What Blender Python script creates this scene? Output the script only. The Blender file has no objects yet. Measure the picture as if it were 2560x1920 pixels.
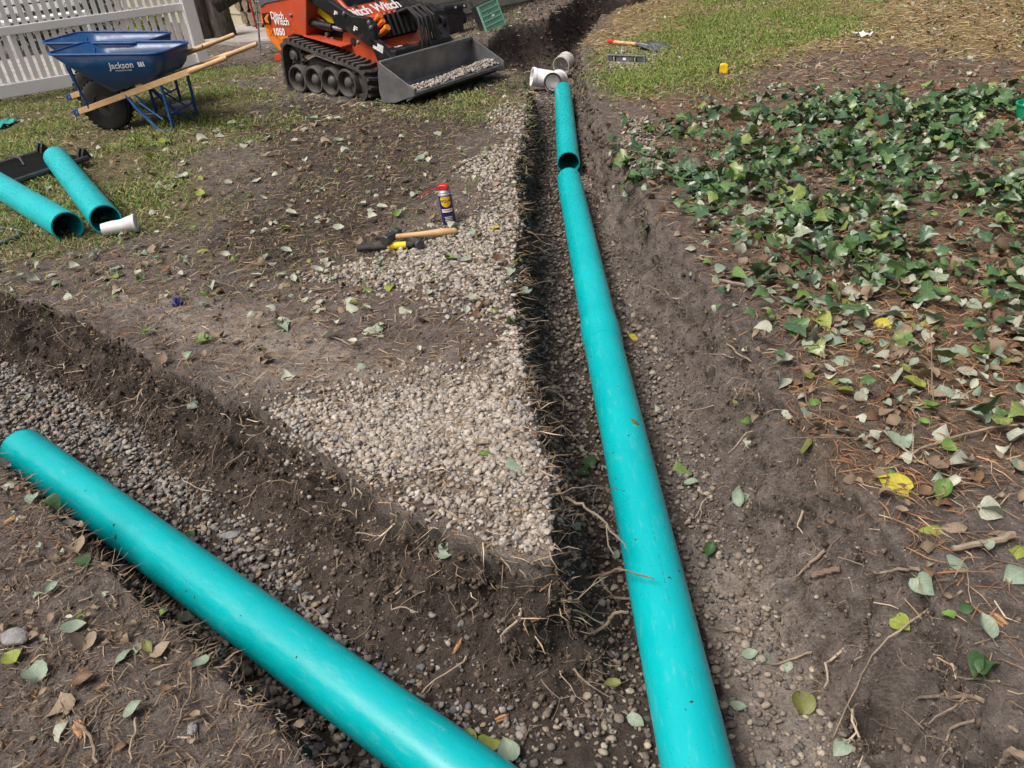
import bpy, math, random
import numpy as np
from mathutils import Vector, Matrix
random.seed(7); rng = np.random.default_rng(11)
sc = bpy.context.scene
COL = sc.collection
R = math.radians

# ------------------------------------------------------------------ camera, sky, sun, exposure
PITCH, ROLL, CAM_H, FPX = R(32.5), R(5.3), 1.40, 1923.0
Fv = Vector((0, math.cos(PITCH), -math.sin(PITCH)))
Dv0 = -Vector((0, math.sin(PITCH), math.cos(PITCH)))
X0 = Vector((1, 0, 0))
Rv = math.cos(ROLL)*X0 + math.sin(ROLL)*Dv0
Dv = -math.sin(ROLL)*X0 + math.cos(ROLL)*Dv0
CAM = Vector((0, 0, CAM_H))
cd = bpy.data.cameras.new('camera'); cam = bpy.data.objects.new('camera', cd); COL.objects.link(cam)
m = Matrix((( Rv.x, -Dv.x, -Fv.x), (Rv.y, -Dv.y, -Fv.y), (Rv.z, -Dv.z, -Fv.z))).to_4x4()
m.translation = CAM; cam.matrix_world = m
cd.sensor_width = 36; cd.lens = FPX/2560*36; cd.clip_start = .02; cd.clip_end = 600
sc.camera = cam

SUN_EL, SUN_AZ = R(59), R(-118)          # azimuth from +Y towards +X
w = bpy.data.worlds.new('World'); sc.world = w; w.use_nodes = True
nt = w.node_tree; sky = nt.nodes.new('ShaderNodeTexSky'); sky.sky_type = 'NISHITA'
sky.sun_disc = False; sky.sun_elevation = SUN_EL; sky.sun_rotation = SUN_AZ
sky.air_density = .6; sky.dust_density = 9.0; sky.ozone_density = .3; sky.altitude = 50
bg = nt.nodes['Background']; bg.inputs['Strength'].default_value = .08
nt.links.new(sky.outputs[0], bg.inputs['Color'])
sd = bpy.data.lights.new('sun', 'SUN'); sd.energy = 1.5; sd.angle = R(24); sd.color = (1, .975, .945)
sun = bpy.data.objects.new('sun', sd); COL.objects.link(sun)
sv = Vector((math.sin(SUN_AZ)*math.cos(SUN_EL), math.cos(SUN_AZ)*math.cos(SUN_EL), math.sin(SUN_EL)))
sun.rotation_euler = sv.to_track_quat('Z', 'Y').to_euler(); sun.location = (0, 0, 20)
vs = sc.view_settings; vs.view_transform = 'Standard'; vs.look = 'None'; vs.gamma = 1; vs.exposure = .78
vs.use_curve_mapping = False
sc.render.engine = 'CYCLES'; sc.render.resolution_x = 1024; sc.render.resolution_y = 768

# ------------------------------------------------------------------ pixels (2212 wide view of the photo) to the place
SC = 2560/2212
def raydir(px, py):
    return Fv + Rv*((px*SC-1280)/FPX) + Dv*((py*SC-960)/FPX)
def g(px, py, z=0.0):
    d = raydir(px, py); t = (z-CAM.z)/d.z
    return CAM + d*t
def g2(px, py, z=0.0):
    p = g(px, py, z); return (p.x, p.y)
def proj(P):
    v = Vector(P)-CAM; Z = v.dot(Fv)
    return ((v.dot(Rv)/Z*FPX+1280)/SC, (v.dot(Dv)/Z*FPX+960)/SC, Z)

# ------------------------------------------------------------------ noise in numpy
def _h(ix, iy, iz, s):
    n = (ix*374761393 + iy*668265263 + iz*2147483647 + s*1274126177) & 0xffffffff
    n = ((n ^ (n >> 13))*1274126177) & 0xffffffff
    return ((n ^ (n >> 16)) & 0xffff)/65535.0
def vnoise(x, y, z=None, s=0):
    x = np.asarray(x, float); y = np.asarray(y, float)
    z = np.zeros_like(x) if z is None else np.asarray(z, float)
    ix, iy, iz = np.floor(x).astype(np.int64), np.floor(y).astype(np.int64), np.floor(z).astype(np.int64)
    fx, fy, fz = x-ix, y-iy, z-iz
    fx, fy, fz = [t*t*(3-2*t) for t in (fx, fy, fz)]
    o = 0
    for dx in (0, 1):
        for dy in (0, 1):
            for dz in (0, 1):
                wgt = (fx if dx else 1-fx)*(fy if dy else 1-fy)*(fz if dz else 1-fz)
                o = o + wgt*_h(ix+dx, iy+dy, iz+dz, s)
    return o*2-1
def fbm(x, y, z=None, oct=4, s=0):
    o, a, f = 0, 1.0, 1.0
    for k in range(oct):
        o = o + a*vnoise(np.asarray(x)*f+k*17.3, np.asarray(y)*f-k*9.1, None if z is None else np.asarray(z)*f+k*4.7, s+k)
        a *= .5; f *= 2.03
    return o/1.9
def sstep(a, b, x):
    t = np.clip((x-a)/(b-a), 0, 1); return t*t*(3-2*t)

# ------------------------------------------------------------------ materials
MATS = {}
def nodes(name):
    mt = bpy.data.materials.new(name); mt.use_nodes = True
    return mt, mt.node_tree, mt.node_tree.nodes['Principled BSDF']
def noise_node(nt, scale, detail=4, rough=.55, coord=None, vec=None):
    n = nt.nodes.new('ShaderNodeTexNoise'); n.inputs['Scale'].default_value = scale
    n.inputs['Detail'].default_value = detail; n.inputs['Roughness'].default_value = rough
    if vec is not None: nt.links.new(vec, n.inputs['Vector'])
    return n
def ramp_node(nt, src, stops):
    r = nt.nodes.new('ShaderNodeValToRGB'); e = r.color_ramp.elements
    while len(e) < len(stops): e.new(.5)
    for k, (p, c) in enumerate(stops):
        e[k].position = p; e[k].color = (*c, 1) if len(c) == 3 else c
    nt.links.new(src, r.inputs[0]); return r
def mix_node(nt, fac, a, b, mode='MIX'):
    n = nt.nodes.new('ShaderNodeMix'); n.data_type = 'RGBA'; n.blend_type = mode
    for i, v in ((0, fac), (6, a), (7, b)):
        if isinstance(v, (int, float)): n.inputs[i].default_value = v
        elif isinstance(v, tuple): n.inputs[i].default_value = (*v, 1)
        else: nt.links.new(v, n.inputs[i])
    return n.outputs[2]
def bump_node(nt, h, strength, dist, base=None):
    b = nt.nodes.new('ShaderNodeBump'); b.inputs['Strength'].default_value = strength; b.inputs['Distance'].default_value = dist
    nt.links.new(h, b.inputs['Height'])
    if base is not None: nt.links.new(base, b.inputs['Normal'])
    return b.outputs[0]
def paint(name, col, rough=.45, metal=0.0, var=.25, scale=14, dirt=None, dirt_amt=.35, bump=.0, spec=None, obj=True, coat=0):
    """solid finish with colour variation, soil smudges and a little relief"""
    if name in MATS: return MATS[name]
    mt, nt, b = nodes(name)
    tc = nt.nodes.new('ShaderNodeTexCoord'); v = tc.outputs['Object']
    n1 = noise_node(nt, scale, 5, .6, vec=v)
    c0 = tuple(x*(1-var) for x in col); c1 = tuple(min(1, x*(1+var)) for x in col)
    r = ramp_node(nt, n1.outputs['Fac'], [(.3, c0), (.7, c1)])
    out = r.outputs[0]
    if dirt:
        n2 = noise_node(nt, scale*.6, 8, .7, vec=v)
        f = ramp_node(nt, n2.outputs['Fac'], [(.52, (0, 0, 0)), (.72, (dirt_amt,)*3)])
        out = mix_node(nt, f.outputs[0], out, dirt)
        rr = ramp_node(nt, n2.outputs['Fac'], [(.5, (rough,)*3), (.7, (min(1, rough+.3),)*3)])
        nt.links.new(rr.outputs[0], b.inputs['Roughness'])
    else:
        b.inputs['Roughness'].default_value = rough
    nt.links.new(out, b.inputs['Base Color'])
    b.inputs['Metallic'].default_value = metal
    if coat: b.inputs['Coat Weight'].default_value = coat
    if spec is not None: b.inputs['Specular IOR Level'].default_value = spec
    if bump:
        n3 = noise_node(nt, scale*6, 5, .6, vec=v)
        nt.links.new(bump_node(nt, n3.outputs['Fac'], bump, .01), b.inputs['Normal'])
    MATS[name] = mt; return mt
SOIL = (.17, .13, .10)

def ground_material():
    mt, nt, b = nodes('soil')
    tc = nt.nodes.new('ShaderNodeTexCoord'); v = tc.outputs['Object']
    at = nt.nodes.new('ShaderNodeAttribute'); at.attribute_name = 'zone'
    sp = nt.nodes.new('ShaderNodeSeparateColor'); nt.links.new(at.outputs['Color'], sp.inputs[0])
    big = noise_node(nt, 2.6, 6, .6, vec=v); mid = noise_node(nt, 18, 7, .65, vec=v); fine = noise_node(nt, 120, 5, .7, vec=v)
    def thr(sock, noise, lo, hi, amt=.9):     # zone mask broken up by noise
        a = nt.nodes.new('ShaderNodeMath'); a.operation = 'MULTIPLY_ADD'
        nt.links.new(noise, a.inputs[0]); a.inputs[1].default_value = amt; a.inputs[2].default_value = -amt*.5
        s = nt.nodes.new('ShaderNodeMath'); s.operation = 'ADD'; nt.links.new(sock, s.inputs[0]); nt.links.new(a.outputs[0], s.inputs[1])
        r = nt.nodes.new('ShaderNodeMapRange'); r.inputs[1].default_value = lo; r.inputs[2].default_value = hi
        nt.links.new(s.outputs[0], r.inputs[0]); return r.outputs[0]
    dry = ramp_node(nt, mid.outputs['Fac'], [(.25, (.068, .056, .049)), (.5, (.142, .119, .104)), (.75, (.24, .208, .187))]).outputs[0]
    fresh = ramp_node(nt, mid.outputs['Fac'], [(.3, (.042, .033, .028)), (.55, (.085, .067, .056)), (.8, (.155, .127, .108))]).outputs[0]
    dust = ramp_node(nt, mid.outputs['Fac'], [(.3, (.18, .15, .125)), (.7, (.38, .335, .29))]).outputs[0]
    turf = ramp_node(nt, mid.outputs['Fac'], [(.25, (.07, .066, .034)), (.5, (.14, .124, .066)), (.8, (.24, .205, .12))]).outputs[0]
    litter = ramp_node(nt, mid.outputs['Fac'], [(.25, (.07, .05, .037)), (.5, (.155, .112, .08)), (.8, (.27, .205, .145))]).outputs[0]
    c = mix_node(nt, thr(sp.outputs[0], mid.outputs['Fac'], .3, .75), dry, turf)
    c = mix_node(nt, thr(sp.outputs[1], mid.outputs['Fac'], .3, .75), c, litter)
    st = nt.nodes.new('ShaderNodeAttribute'); st.attribute_name = 'straw'
    straw = ramp_node(nt, mid.outputs['Fac'], [(.25, (.11, .08, .035)), (.5, (.25, .19, .09)), (.8, (.42, .34, .19))]).outputs[0]
    c = mix_node(nt, thr(st.outputs['Fac'], mid.outputs['Fac'], .3, .8), c, straw)
    c = mix_node(nt, thr(sp.outputs[2], big.outputs['Fac'], .3, .9), c, dust)
    c = mix_node(nt, thr(at.outputs['Alpha'], big.outputs['Fac'], .3, .7, .5), c, fresh)
    sk = ramp_node(nt, fine.outputs['Fac'], [(.3, (.62,)*3), (.5, (1, 1, 1)), (.72, (1.35, 1.32, 1.28))])
    c = mix_node(nt, 1.0, c, sk.outputs[0], 'MULTIPLY')
    # pale crumbs of stone
    vo = nt.nodes.new('ShaderNodeTexVoronoi'); vo.inputs['Scale'].default_value = 90; nt.links.new(v, vo.inputs['Vector'])
    cr = ramp_node(nt, vo.outputs['Distance'], [(.12, (1, 1, 1)), (.2, (0, 0, 0))])
    s2 = nt.nodes.new('ShaderNodeSeparateColor'); nt.links.new(vo.outputs['Color'], s2.inputs[0])
    gt = nt.nodes.new('ShaderNodeMath'); gt.operation = 'GREATER_THAN'; gt.inputs[1].default_value = .86; nt.links.new(s2.outputs[0], gt.inputs[0])
    mu = nt.nodes.new('ShaderNodeMath'); mu.operation = 'MULTIPLY'; nt.links.new(cr.outputs[0], mu.inputs[0]); nt.links.new(gt.outputs[0], mu.inputs[1])
    c = mix_node(nt, mu.outputs[0], c, (.40, .36, .31))
    nt.links.new(c, b.inputs['Base Color']); b.inputs['Roughness'].default_value = .95; b.inputs['Specular IOR Level'].default_value = .2
    n = bump_node(nt, mid.outputs['Fac'], .9, .035)
    n = bump_node(nt, fine.outputs['Fac'], 1.0, .010, n)
    nt.links.new(n, b.inputs['Normal'])
    return mt

def attr_material(name, rough=.8, var=.2, scale=60, trans=0.0, spec=.3, bump=.0, gain=1.0):
    """colour from the mesh attribute 'tint', broken up by noise"""
    mt, nt, b = nodes(name)
    at = nt.nodes.new('ShaderNodeAttribute'); at.attribute_name = 'tint'
    tc = nt.nodes.new('ShaderNodeTexCoord')
    n = noise_node(nt, scale, 4, .6, vec=tc.outputs['Object'])
    r = ramp_node(nt, n.outputs['Fac'], [(.3, (gain*(1-var),)*3), (.7, (gain*(1+var),)*3)])
    c = mix_node(nt, 1.0, at.outputs['Color'], r.outputs[0], 'MULTIPLY')
    nt.links.new(c, b.inputs['Base Color']); b.inputs['Roughness'].default_value = rough; b.inputs['Specular IOR Level'].default_value = spec
    if bump: nt.links.new(bump_node(nt, n.outputs['Fac'], bump, .004), b.inputs['Normal'])
    if trans:
        t = nt.nodes.new('ShaderNodeBsdfTranslucent'); nt.links.new(c, t.inputs['Color'])
        ms = nt.nodes.new('ShaderNodeMixShader'); ms.inputs[0].default_value = trans
        nt.links.new(b.outputs[0], ms.inputs[1]); nt.links.new(t.outputs[0], ms.inputs[2])
        nt.links.new(ms.outputs[0], nt.nodes['Material Output'].inputs['Surface'])
    return mt

# ------------------------------------------------------------------ objects
def tag(o, label=None, cat=None, group=None, kind=None):
    if label: o['label'] = label
    if cat: o['category'] = cat
    if group: o['group'] = group
    if kind: o['kind'] = kind
    return o
def thing(name, label, cat, loc=(0, 0, 0), rotz=0, group=None, rot=None):
    o = bpy.data.objects.new(name, None); COL.objects.link(o); o.empty_display_size = .05
    o.location = loc; o.rotation_euler = rot if rot else (0, 0, rotz)
    return tag(o, label, cat, group)
def link(name, me, parent=None, mat=None, loc=None, rot=None):
    o = bpy.data.objects.new(name, me); COL.objects.link(o)
    if mat is not None and not me.materials: me.materials.append(mat)
    if parent is not None: o.parent = parent
    if loc is not None: o.location = loc
    if rot is not None: o.rotation_euler = rot
    return o
def arrays_mesh(name, V, T, tint=None, mat=None, smooth=True):
    """big meshes from numpy: V (n,3), T (m,3 or 4)"""
    me = bpy.data.meshes.new(name); V = np.asarray(V, np.float32); T = np.asarray(T, np.int32)
    k = T.shape[1]
    me.vertices.add(len(V)); me.vertices.foreach_set('co', V.ravel())
    me.loops.add(T.size); me.loops.foreach_set('vertex_index', T.ravel())
    me.polygons.add(len(T)); me.polygons.foreach_set('loop_start', np.arange(0, T.size, k, dtype=np.int32))
    me.polygons.foreach_set('loop_total', np.full(len(T), k, np.int32))
    if smooth: me.polygons.foreach_set('use_smooth', np.ones(len(T), bool))
    me.update(calc_edges=True)
    if tint is not None:
        a = me.attributes.new('tint', 'FLOAT_COLOR', 'POINT'); tint = np.asarray(tint, np.float32)
        if tint.shape[1] == 3: tint = np.hstack([tint, np.ones((len(tint), 1), np.float32)])
        a.data.foreach_set('color', tint.ravel())
    if mat: me.materials.append(mat)
    return me

class MB:
    def __init__(s): s.v = []; s.f = []
    def add(s, v, f):
        o = len(s.v); s.v += [tuple(p) for p in v]; s.f += [tuple(i+o for i in q) for q in f]; return s
    def box(s, c, size, rot=None):
        x, y, z = [d/2 for d in size]
        v = [Vector((sx*x, sy*y, sz*z)) for sx in (-1, 1) for sy in (-1, 1) for sz in (-1, 1)]
        if rot is not None: v = [rot @ p for p in v]
        v = [p+Vector(c) for p in v]
        return s.add(v, [(0, 1, 3, 2), (4, 6, 7, 5), (0, 4, 5, 1), (2, 3, 7, 6), (0, 2, 6, 4), (1, 5, 7, 3)])
    def bar(s, a, b, wy, wz, up=(0, 0, 1)):
        a, b = Vector(a), Vector(b); d = (b-a); L = d.length; d.normalize()
        u = Vector(up); y = u.cross(d)
        if y.length < 1e-4: y = Vector((0, 1, 0)).cross(d)
        y.normalize(); z = d.cross(y)
        M = Matrix((d, y, z)).transposed()
        return s.box((a+b)/2, (L, wy, wz), M)
    def tube(s, pts, rad, n=8, cap=True):
        pts = [Vector(p) for p in pts]; N = len(pts)
        if not hasattr(rad, '__len__'): rad = [rad]*N
        ref = None; rings = []
        for i in range(N):
            t = (pts[min(i+1, N-1)]-pts[max(i-1, 0)]).normalized()
            if ref is None:
                ref = t.orthogonal().normalized()
            ref = (ref-t*ref.dot(t)).normalized(); b = t.cross(ref)
            rings.append([pts[i]+(ref*math.cos(2*math.pi*k/n)+b*math.sin(2*math.pi*k/n))*rad[i] for k in range(n)])
        v = [p for r in rings for p in r]; f = []
        for i in range(N-1):
            for k in range(n):
                f.append((i*n+k, i*n+(k+1) % n, (i+1)*n+(k+1) % n, (i+1)*n+k))
        if cap: f += [tuple(range(n-1, -1, -1)), tuple(range((N-1)*n, N*n))]
        return s.add(v, f)
    def lathe(s, prof, n=24, o=(0, 0, 0), M=None, closed=False):
        """prof: (r, z) pairs turned about z, then M, then moved to o"""
        v = []; P = len(prof)
        for r, z in prof:
            for k in range(n):
                a = 2*math.pi*k/n; p = Vector((r*math.cos(a), r*math.sin(a), z))
                v.append((M @ p if M is not None else p)+Vector(o))
        f = []
        for i in range(P if closed else P-1):
            j = (i+1) % P
            for k in range(n): f.append((i*n+k, i*n+(k+1) % n, j*n+(k+1) % n, j*n+k))
        return s.add(v, f)
    def prism(s, poly, y0, y1, plane='xz'):
        def P(a, b, y): return {'xz': (a, y, b), 'xy': (a, b, y), 'yz': (y, a, b)}[plane]
        n = len(poly); v = [P(a, b, y0) for a, b in poly]+[P(a, b, y1) for a, b in poly]
        f = [tuple(range(n)), tuple(range(2*n-1, n-1, -1))]
        f += [(i, i+n, (i+1) % n+n, (i+1) % n) for i in range(n)]
        return s.add(v, f)
    def mesh(s, name, mat=None, smooth=False, fix=True):
        me = bpy.data.meshes.new(name); me.from_pydata(s.v, [], s.f)
        if fix:
            import bmesh
            bm = bmesh.new(); bm.from_mesh(me); bmesh.ops.recalc_face_normals(bm, faces=bm.faces); bm.to_mesh(me); bm.free()
        if smooth: me.polygons.foreach_set('use_smooth', [True]*len(me.polygons))
        me.update()
        if mat: me.materials.append(mat)
        return me
    def build(s, name, mat, parent=None, smooth=False, bevel=0, seg=2, loc=None, rot=None, angle=35):
        o = link(name, s.mesh(name, mat, smooth), parent, loc=loc, rot=rot)
        if bevel:
            b = o.modifiers.new('bevel', 'BEVEL'); b.width = bevel; b.segments = seg; b.limit_method = 'ANGLE'; b.angle_limit = R(angle)
        if smooth:
            o.data.set_sharp_from_angle(angle=R(40))
        return o
def text_mesh(txt, size, depth, bold=.012, shear=0, align='CENTER', spacing=1.0):
    cu = bpy.data.curves.new('lettering', 'FONT'); cu.body = txt; cu.size = size; cu.extrude = depth
    cu.offset = bold*size; cu.shear = shear; cu.align_x = align; cu.align_y = 'CENTER'; cu.resolution_u = 3; cu.space_character = spacing
    o = bpy.data.objects.new('lettering', cu); COL.objects.link(o)
    bpy.context.view_layer.update()
    ev = o.evaluated_get(bpy.context.evaluated_depsgraph_get()); me = bpy.data.meshes.new_from_object(ev)
    bpy.data.objects.remove(o); bpy.data.curves.remove(cu)
    return me
def xform(me, fn):
    for vtx in me.vertices: vtx.co = fn(vtx.co.copy())
    me.update(); return me

#@@GROUND
# ------------------------------------------------------------------ the ground with its trenches
SEG = {}
def G(*pts, z=0): return [g2(*p, z) for p in pts]
BERM = .055
rimR_left = G((1240, 1235), (1232, 1130), (1222, 1050), (1192, 950), (1168, 850), (1148, 750), (1133, 650), (1137, 560), (1142, 470), (1128, 380), (1143, 300), (1150, 215), (1142, 160), (1125, 146), (1090, 143), z=.02)
branch_end = G((1010, 140), (1000, 118))
branch_top = G((1060, 108), (1120, 86), (1195, 70), (1206, 50), (1250, 14), (1300, 2), (1370, -10))
far_end = [(7.5, 24), (7.5, 60)]
rimL_far = G((0, 640), (110, 672), (250, 740), (330, 800), (440, 860), (560, 905), (615, 950), (720, 1040), (800, 1110), (900, 1160), (1020, 1205), (1130, 1235), z=BERM)
polyA = rimR_left+branch_end+branch_top+far_end+[(-90, 60), (-90, 14), (-8, 7.2), (-4.6, 5.0)]+rimL_far
kA = [.24, .15]+[.07]*9+[.06]*4+[.22]*2+[.28]*3+[.10]*4+[.1]*6+[.06, .06, .07, .08, .14, .18, .20, .22, .23, .23, .23, .22]
nA = len(polyA)
rimL_near = G((0, 968), (60, 1010), (130, 1070), (200, 1142), (270, 1208), (350, 1284), (420, 1350), (490, 1412), (560, 1475), (620, 1530), (700, 1600), (780, 1662))
polyB = [(-90, 5), (-8, 6.0), (-4.2, 3.95), (-2.6, 2.80)]+rimL_near+[(-.16, .66), (-.05, .45), (-.05, .12), (-90, .12)]
kB = [.10]*4+[.05]*12+[.08]*4
rimR_right = G((1400, -8), (1340, 8), (1290, 32), (1252, 80), (1250, 110), (1262, 200), (1288, 262), (1325, 340), (1365, 430), (1420, 505), (1480, 590), (1555, 700), (1640, 850), (1740, 980), (1840, 1110), (1940, 1250), (2040, 1390), (2180, 1600), z=.04)
polyC = [(8.3, 60), (8.3, 24)]+rimR_right+[(.92, .5), (.92, .12), (90, .12), (90, 60)]
kC = [.1]*6+[.08]*3+[.12, .14, .15, .16, .17, .18, .19, .20, .21, .22, .22]+[.22]*4
POLYS = [(np.array(polyA), np.array(kA)), (np.array(polyB), np.array(kB)), (np.array(polyC), np.array(kC))]
for P, k in POLYS: assert len(P) == len(k), (len(P), len(k))

def inside(px, py, P):
    c = np.zeros(px.shape, bool); n = len(P)
    for i in range(n):
        x1, y1 = P[i]; x2, y2 = P[(i+1) % n]
        cond = ((y1 > py) != (y2 > py))
        with np.errstate(divide='ignore', invalid='ignore'):
            xx = (x2-x1)*(py-y1)/(y2-y1)+x1
        c ^= cond & (px < xx)
    return c
def poly_dist(px, py, P, K=None):
    """unsigned distance to a closed outline, vector to it and a value carried along it"""
    best = np.full(px.shape, 1e9); gx = np.zeros(px.shape); gy = np.zeros(px.shape); kv = np.zeros(px.shape)
    n = len(P)
    for i in range(n):
        a = P[i]; b = P[(i+1) % n]; d = b-a; L2 = max(d@d, 1e-12)
        t = np.clip(((px-a[0])*d[0]+(py-a[1])*d[1])/L2, 0, 1)
        qx = px-(a[0]+t*d[0]); qy = py-(a[1]+t*d[1]); dd = qx*qx+qy*qy
        mk = dd < best
        best = np.where(mk, dd, best); gx = np.where(mk, qx, gx); gy = np.where(mk, qy, gy)
        if K is not None: kv = np.where(mk, K[i]*(1-t)+K[(i+1) % n]*t, kv)
    return np.sqrt(best), gx, gy, kv
def trench_field(px, py):
    """s > 0 inside the trench (distance from the rim), s < 0 on the banks; unit vector into the trench; wall width; which bank"""
    s = np.full(px.shape, 1e9); ux = np.zeros(px.shape); uy = np.zeros(px.shape); kk = np.zeros(px.shape); wh = np.zeros(px.shape, int)
    for q, (P, K) in enumerate(POLYS):
        d, gx, gy, kv = poly_dist(px, py, P, K); ins = inside(px, py, P)
        sd_ = np.where(ins, -d, d); L = np.maximum(d, 1e-9)
        gx, gy = np.where(ins, -gx, gx)/L, np.where(ins, -gy, gy)/L
        mk = sd_ < s
        s = np.where(mk, sd_, s); ux = np.where(mk, gx, ux); uy = np.where(mk, gy, uy); kk = np.where(mk, kv, kk); wh = np.where(mk, q, wh)
    return s, ux, uy, kk, wh
def zone(px, py, pix, soft=.25, z=0, seed=0, nz=.35, nsc=1.6):
    P = np.array([g2(*p) for p in pix]); d = poly_dist(px, py, P)[0]; ins = inside(px, py, P)
    sdv = np.where(ins, d, -d)+nz*fbm(px*nsc, py*nsc, oct=3, s=seed)
    return sstep(-soft, soft, sdv)
Z_TURF_L = [(-900, 420), (-300, 200), (0, 225), (420, 140), (520, 150), (600, 215), (540, 300), (430, 340), (360, 430), (330, 520), (200, 580), (0, 620), (-500, 800)]
Z_TURF_M = [(820, 230), (1120, 165), (1140, 240), (1000, 270), (880, 260)]
Z_TURF_R = [(1262, 165), (1300, 120), (1440, 60), (1500, -20), (1700, -60), (1950, -50), (1850, 60), (1700, 120), (1520, 200), (1400, 235), (1300, 215)]
Z_DARK = [(540, 260), (640, 215), (840, 215), (1090, 170), (1100, 220), (980, 300), (960, 380), (900, 470), (800, 530), (600, 590), (420, 540), (450, 420), (560, 350)]
Z_LITTER = [(1330, 230), (1500, 190), (1700, 120), (1900, 40), (2000, -60), (2900, -60), (3200, 500), (2500, 1100), (1950, 1100), (1700, 800), (1560, 640), (1480, 500), (1400, 360)]
Z_STRAW = [(1250, 90), (1400, -60), (2000, -80), (2700, -90), (2700, 120), (2212, 130), (1900, 110), (1600, 130), (1400, 110), (1300, 140)]
Z_DUST = [(180, 650), (420, 640), (700, 700), (900, 780), (1120, 780), (1170, 900), (1230, 1080), (1230, 1230), (1050, 1200), (850, 1120), (720, 1010), (560, 890), (400, 810), (300, 740)]
Z_DUST2 = [(1500, 980), (1600, 1040), (1720, 1180), (1840, 1400), (1930, 1660), (1800, 1700), (1700, 1500), (1600, 1280), (1520, 1100)]
Z_HEAP = [(1010, 110), (1040, 70), (1140, 20), (1290, -10), (1340, 0), (1240, 70), (1130, 100)]

def lines(lo, hi, f):
    o = [lo]
    while o[-1] < hi: o.append(o[-1]+f(o[-1]))
    return np.array(o)
xs = lines(-90, 90, lambda x: .011+.026*max(0, abs(x+.45)-1.75)+.08*max(0, abs(x)-7))
ys = lines(.14, 70, lambda y: max(.011, .0052*y)+.06*max(0, y-12))
GX, GY = np.meshgrid(xs, ys); shp = GX.shape; gx, gy = GX.ravel(), GY.ravel()
s, ux, uy, kk, wh = trench_field(gx, gy)
near = sstep(9, 2, gy)*sstep(7, 3, np.abs(gx))
s0 = s+(.030*fbm(gx*5, gy*5, oct=3, s=3)+.012*fbm(gx*22, gy*22, oct=2, s=5)*sstep(6, 3, gy))*sstep(.5, .1, np.abs(s))
A0, A1 = -.05, .20
a = np.clip((s0-A0)/(A1-A0), 0, 1)
W = kk*(1+.35*fbm(gx*3.1, gy*3.1, oct=2, s=9))
bl = np.clip((W-.08)/.14, 0, 1)*np.where(wh == 2, .5, 1)
sp = np.where(s0 < A0, s0, np.where(s0 < A1, A0+a**(1+.75*bl)*(W-A0), np.where(s0 < .34, W+(s0-A1)*(.34-W)/(.34-A1), s0)))
DEPTH = .34
wall = sstep(.02, .2, a)*sstep(1.0, .8, a)
pz = np.where(a < .5, .5*(2*a)**1.5, 1-.5*(2*(1-a))**1.6)
mv = (sp-s)*sstep(-.35, -.10, s)
X = gx+ux*mv; Y = gy+uy*mv
floor = sstep(.75, 1, a)
pz = pz*(1-bl)+bl*(1-(1-a)**1.55)*sstep(-.02, .14, a)
Z = -DEPTH*pz
top = 1-sstep(0, .5, a)
# banks sag a little towards the trench
Z = Z-top*np.where(wh == 2, -.055*np.exp(np.minimum(0, s0)/.6), np.where(wh == 1, -.012*np.exp(np.minimum(0, s0)/.1), -BERM*np.exp(np.minimum(0, s0)/.45)))*sstep(6.5, 3.5, gy)
# wedge top falls to its tip; the toe of the tip is a slump of loose soil
tipd = np.hypot(gx-.11, gy-1.33)
Z = Z-.03*top*sstep(.45, 0, tipd)*(wh == 0)
Z += floor*.05*np.exp(-((X-.02)**2+(Y-.98)**2)/.045)
Z += .028*fbm(X*1.1, Y*1.1, oct=3, s=21)*top+.013*fbm(X*6, Y*6, oct=3, s=22)+.010*fbm(X*24, Y*24, oct=3, s=23)*sstep(9, 4, gy)+.0045*fbm(X*75, Y*75, oct=2, s=24)*sstep(4.5, 2, gy)
heap = zone(X, Y, Z_HEAP, .3, seed=31, nz=.2)
Z += heap*.14*(1+.5*fbm(X*3, Y*3, s=33))*top
Z += .10*sstep(1.2, 3.5, X)*sstep(12, 3, Y)*0
# crumbly cut faces: push in and out of the wall
cr = .034*fbm(X*14, Y*14, Z*12, oct=3, s=41)+.022*fbm(X*46, Y*46, Z*40, oct=2, s=45)+.055*np.minimum(0, fbm(X*9, Y*9, Z*9, oct=2, s=47))
cr = cr+np.where(wh == 2, .035*fbm(X*5, Y*5, Z*6, oct=2, s=67), 0)
cr = cr*sstep(9, 4, gy)+.03*fbm(X*3, Y*3, Z*5, oct=2, s=49)*sstep(4, 8, gy)
X += ux*cr*wall*1.3; Y += uy*cr*wall*1.3
# burrow in the right bank
hx, hy = g2(1965, 1400, .0); hd = np.hypot(X-hx, Y-hy)
Z -= .22*sstep(.085, .045, hd*(1+.3*fbm(X*30, Y*30, oct=2, s=61)))
V = np.stack([X, Y, Z], 1)
ny, nx = shp; I = np.arange(ny*nx).reshape(ny, nx)
Q = np.stack([I[:-1, :-1], I[:-1, 1:], I[1:, 1:], I[1:, :-1]], -1).reshape(-1, 4)
gm = arrays_mesh('ground', V, Q)
za = gm.attributes.new('zone', 'FLOAT_COLOR', 'POINT')
turf = np.maximum.reduce([zone(X, Y, Z_TURF_L, .35, seed=51, nz=.5), zone(X, Y, Z_TURF_M, .3, seed=52)*.7, zone(X, Y, Z_TURF_R, .3, seed=53)])
litter = np.maximum(zone(X, Y, Z_LITTER, .5, seed=54, nz=.5), .5*zone(X, Y, Z_STRAW, .5, seed=55))*(.55+.45*sstep(-.4, .3, fbm(X*1.3, Y*1.3, oct=3, s=59)))
dust = np.maximum(zone(X, Y, Z_DUST, .25, seed=56, nz=.2)*.95*(1-wall*.6), zone(X, Y, Z_DUST2, .12, seed=57, nz=.12)*.95)
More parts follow.
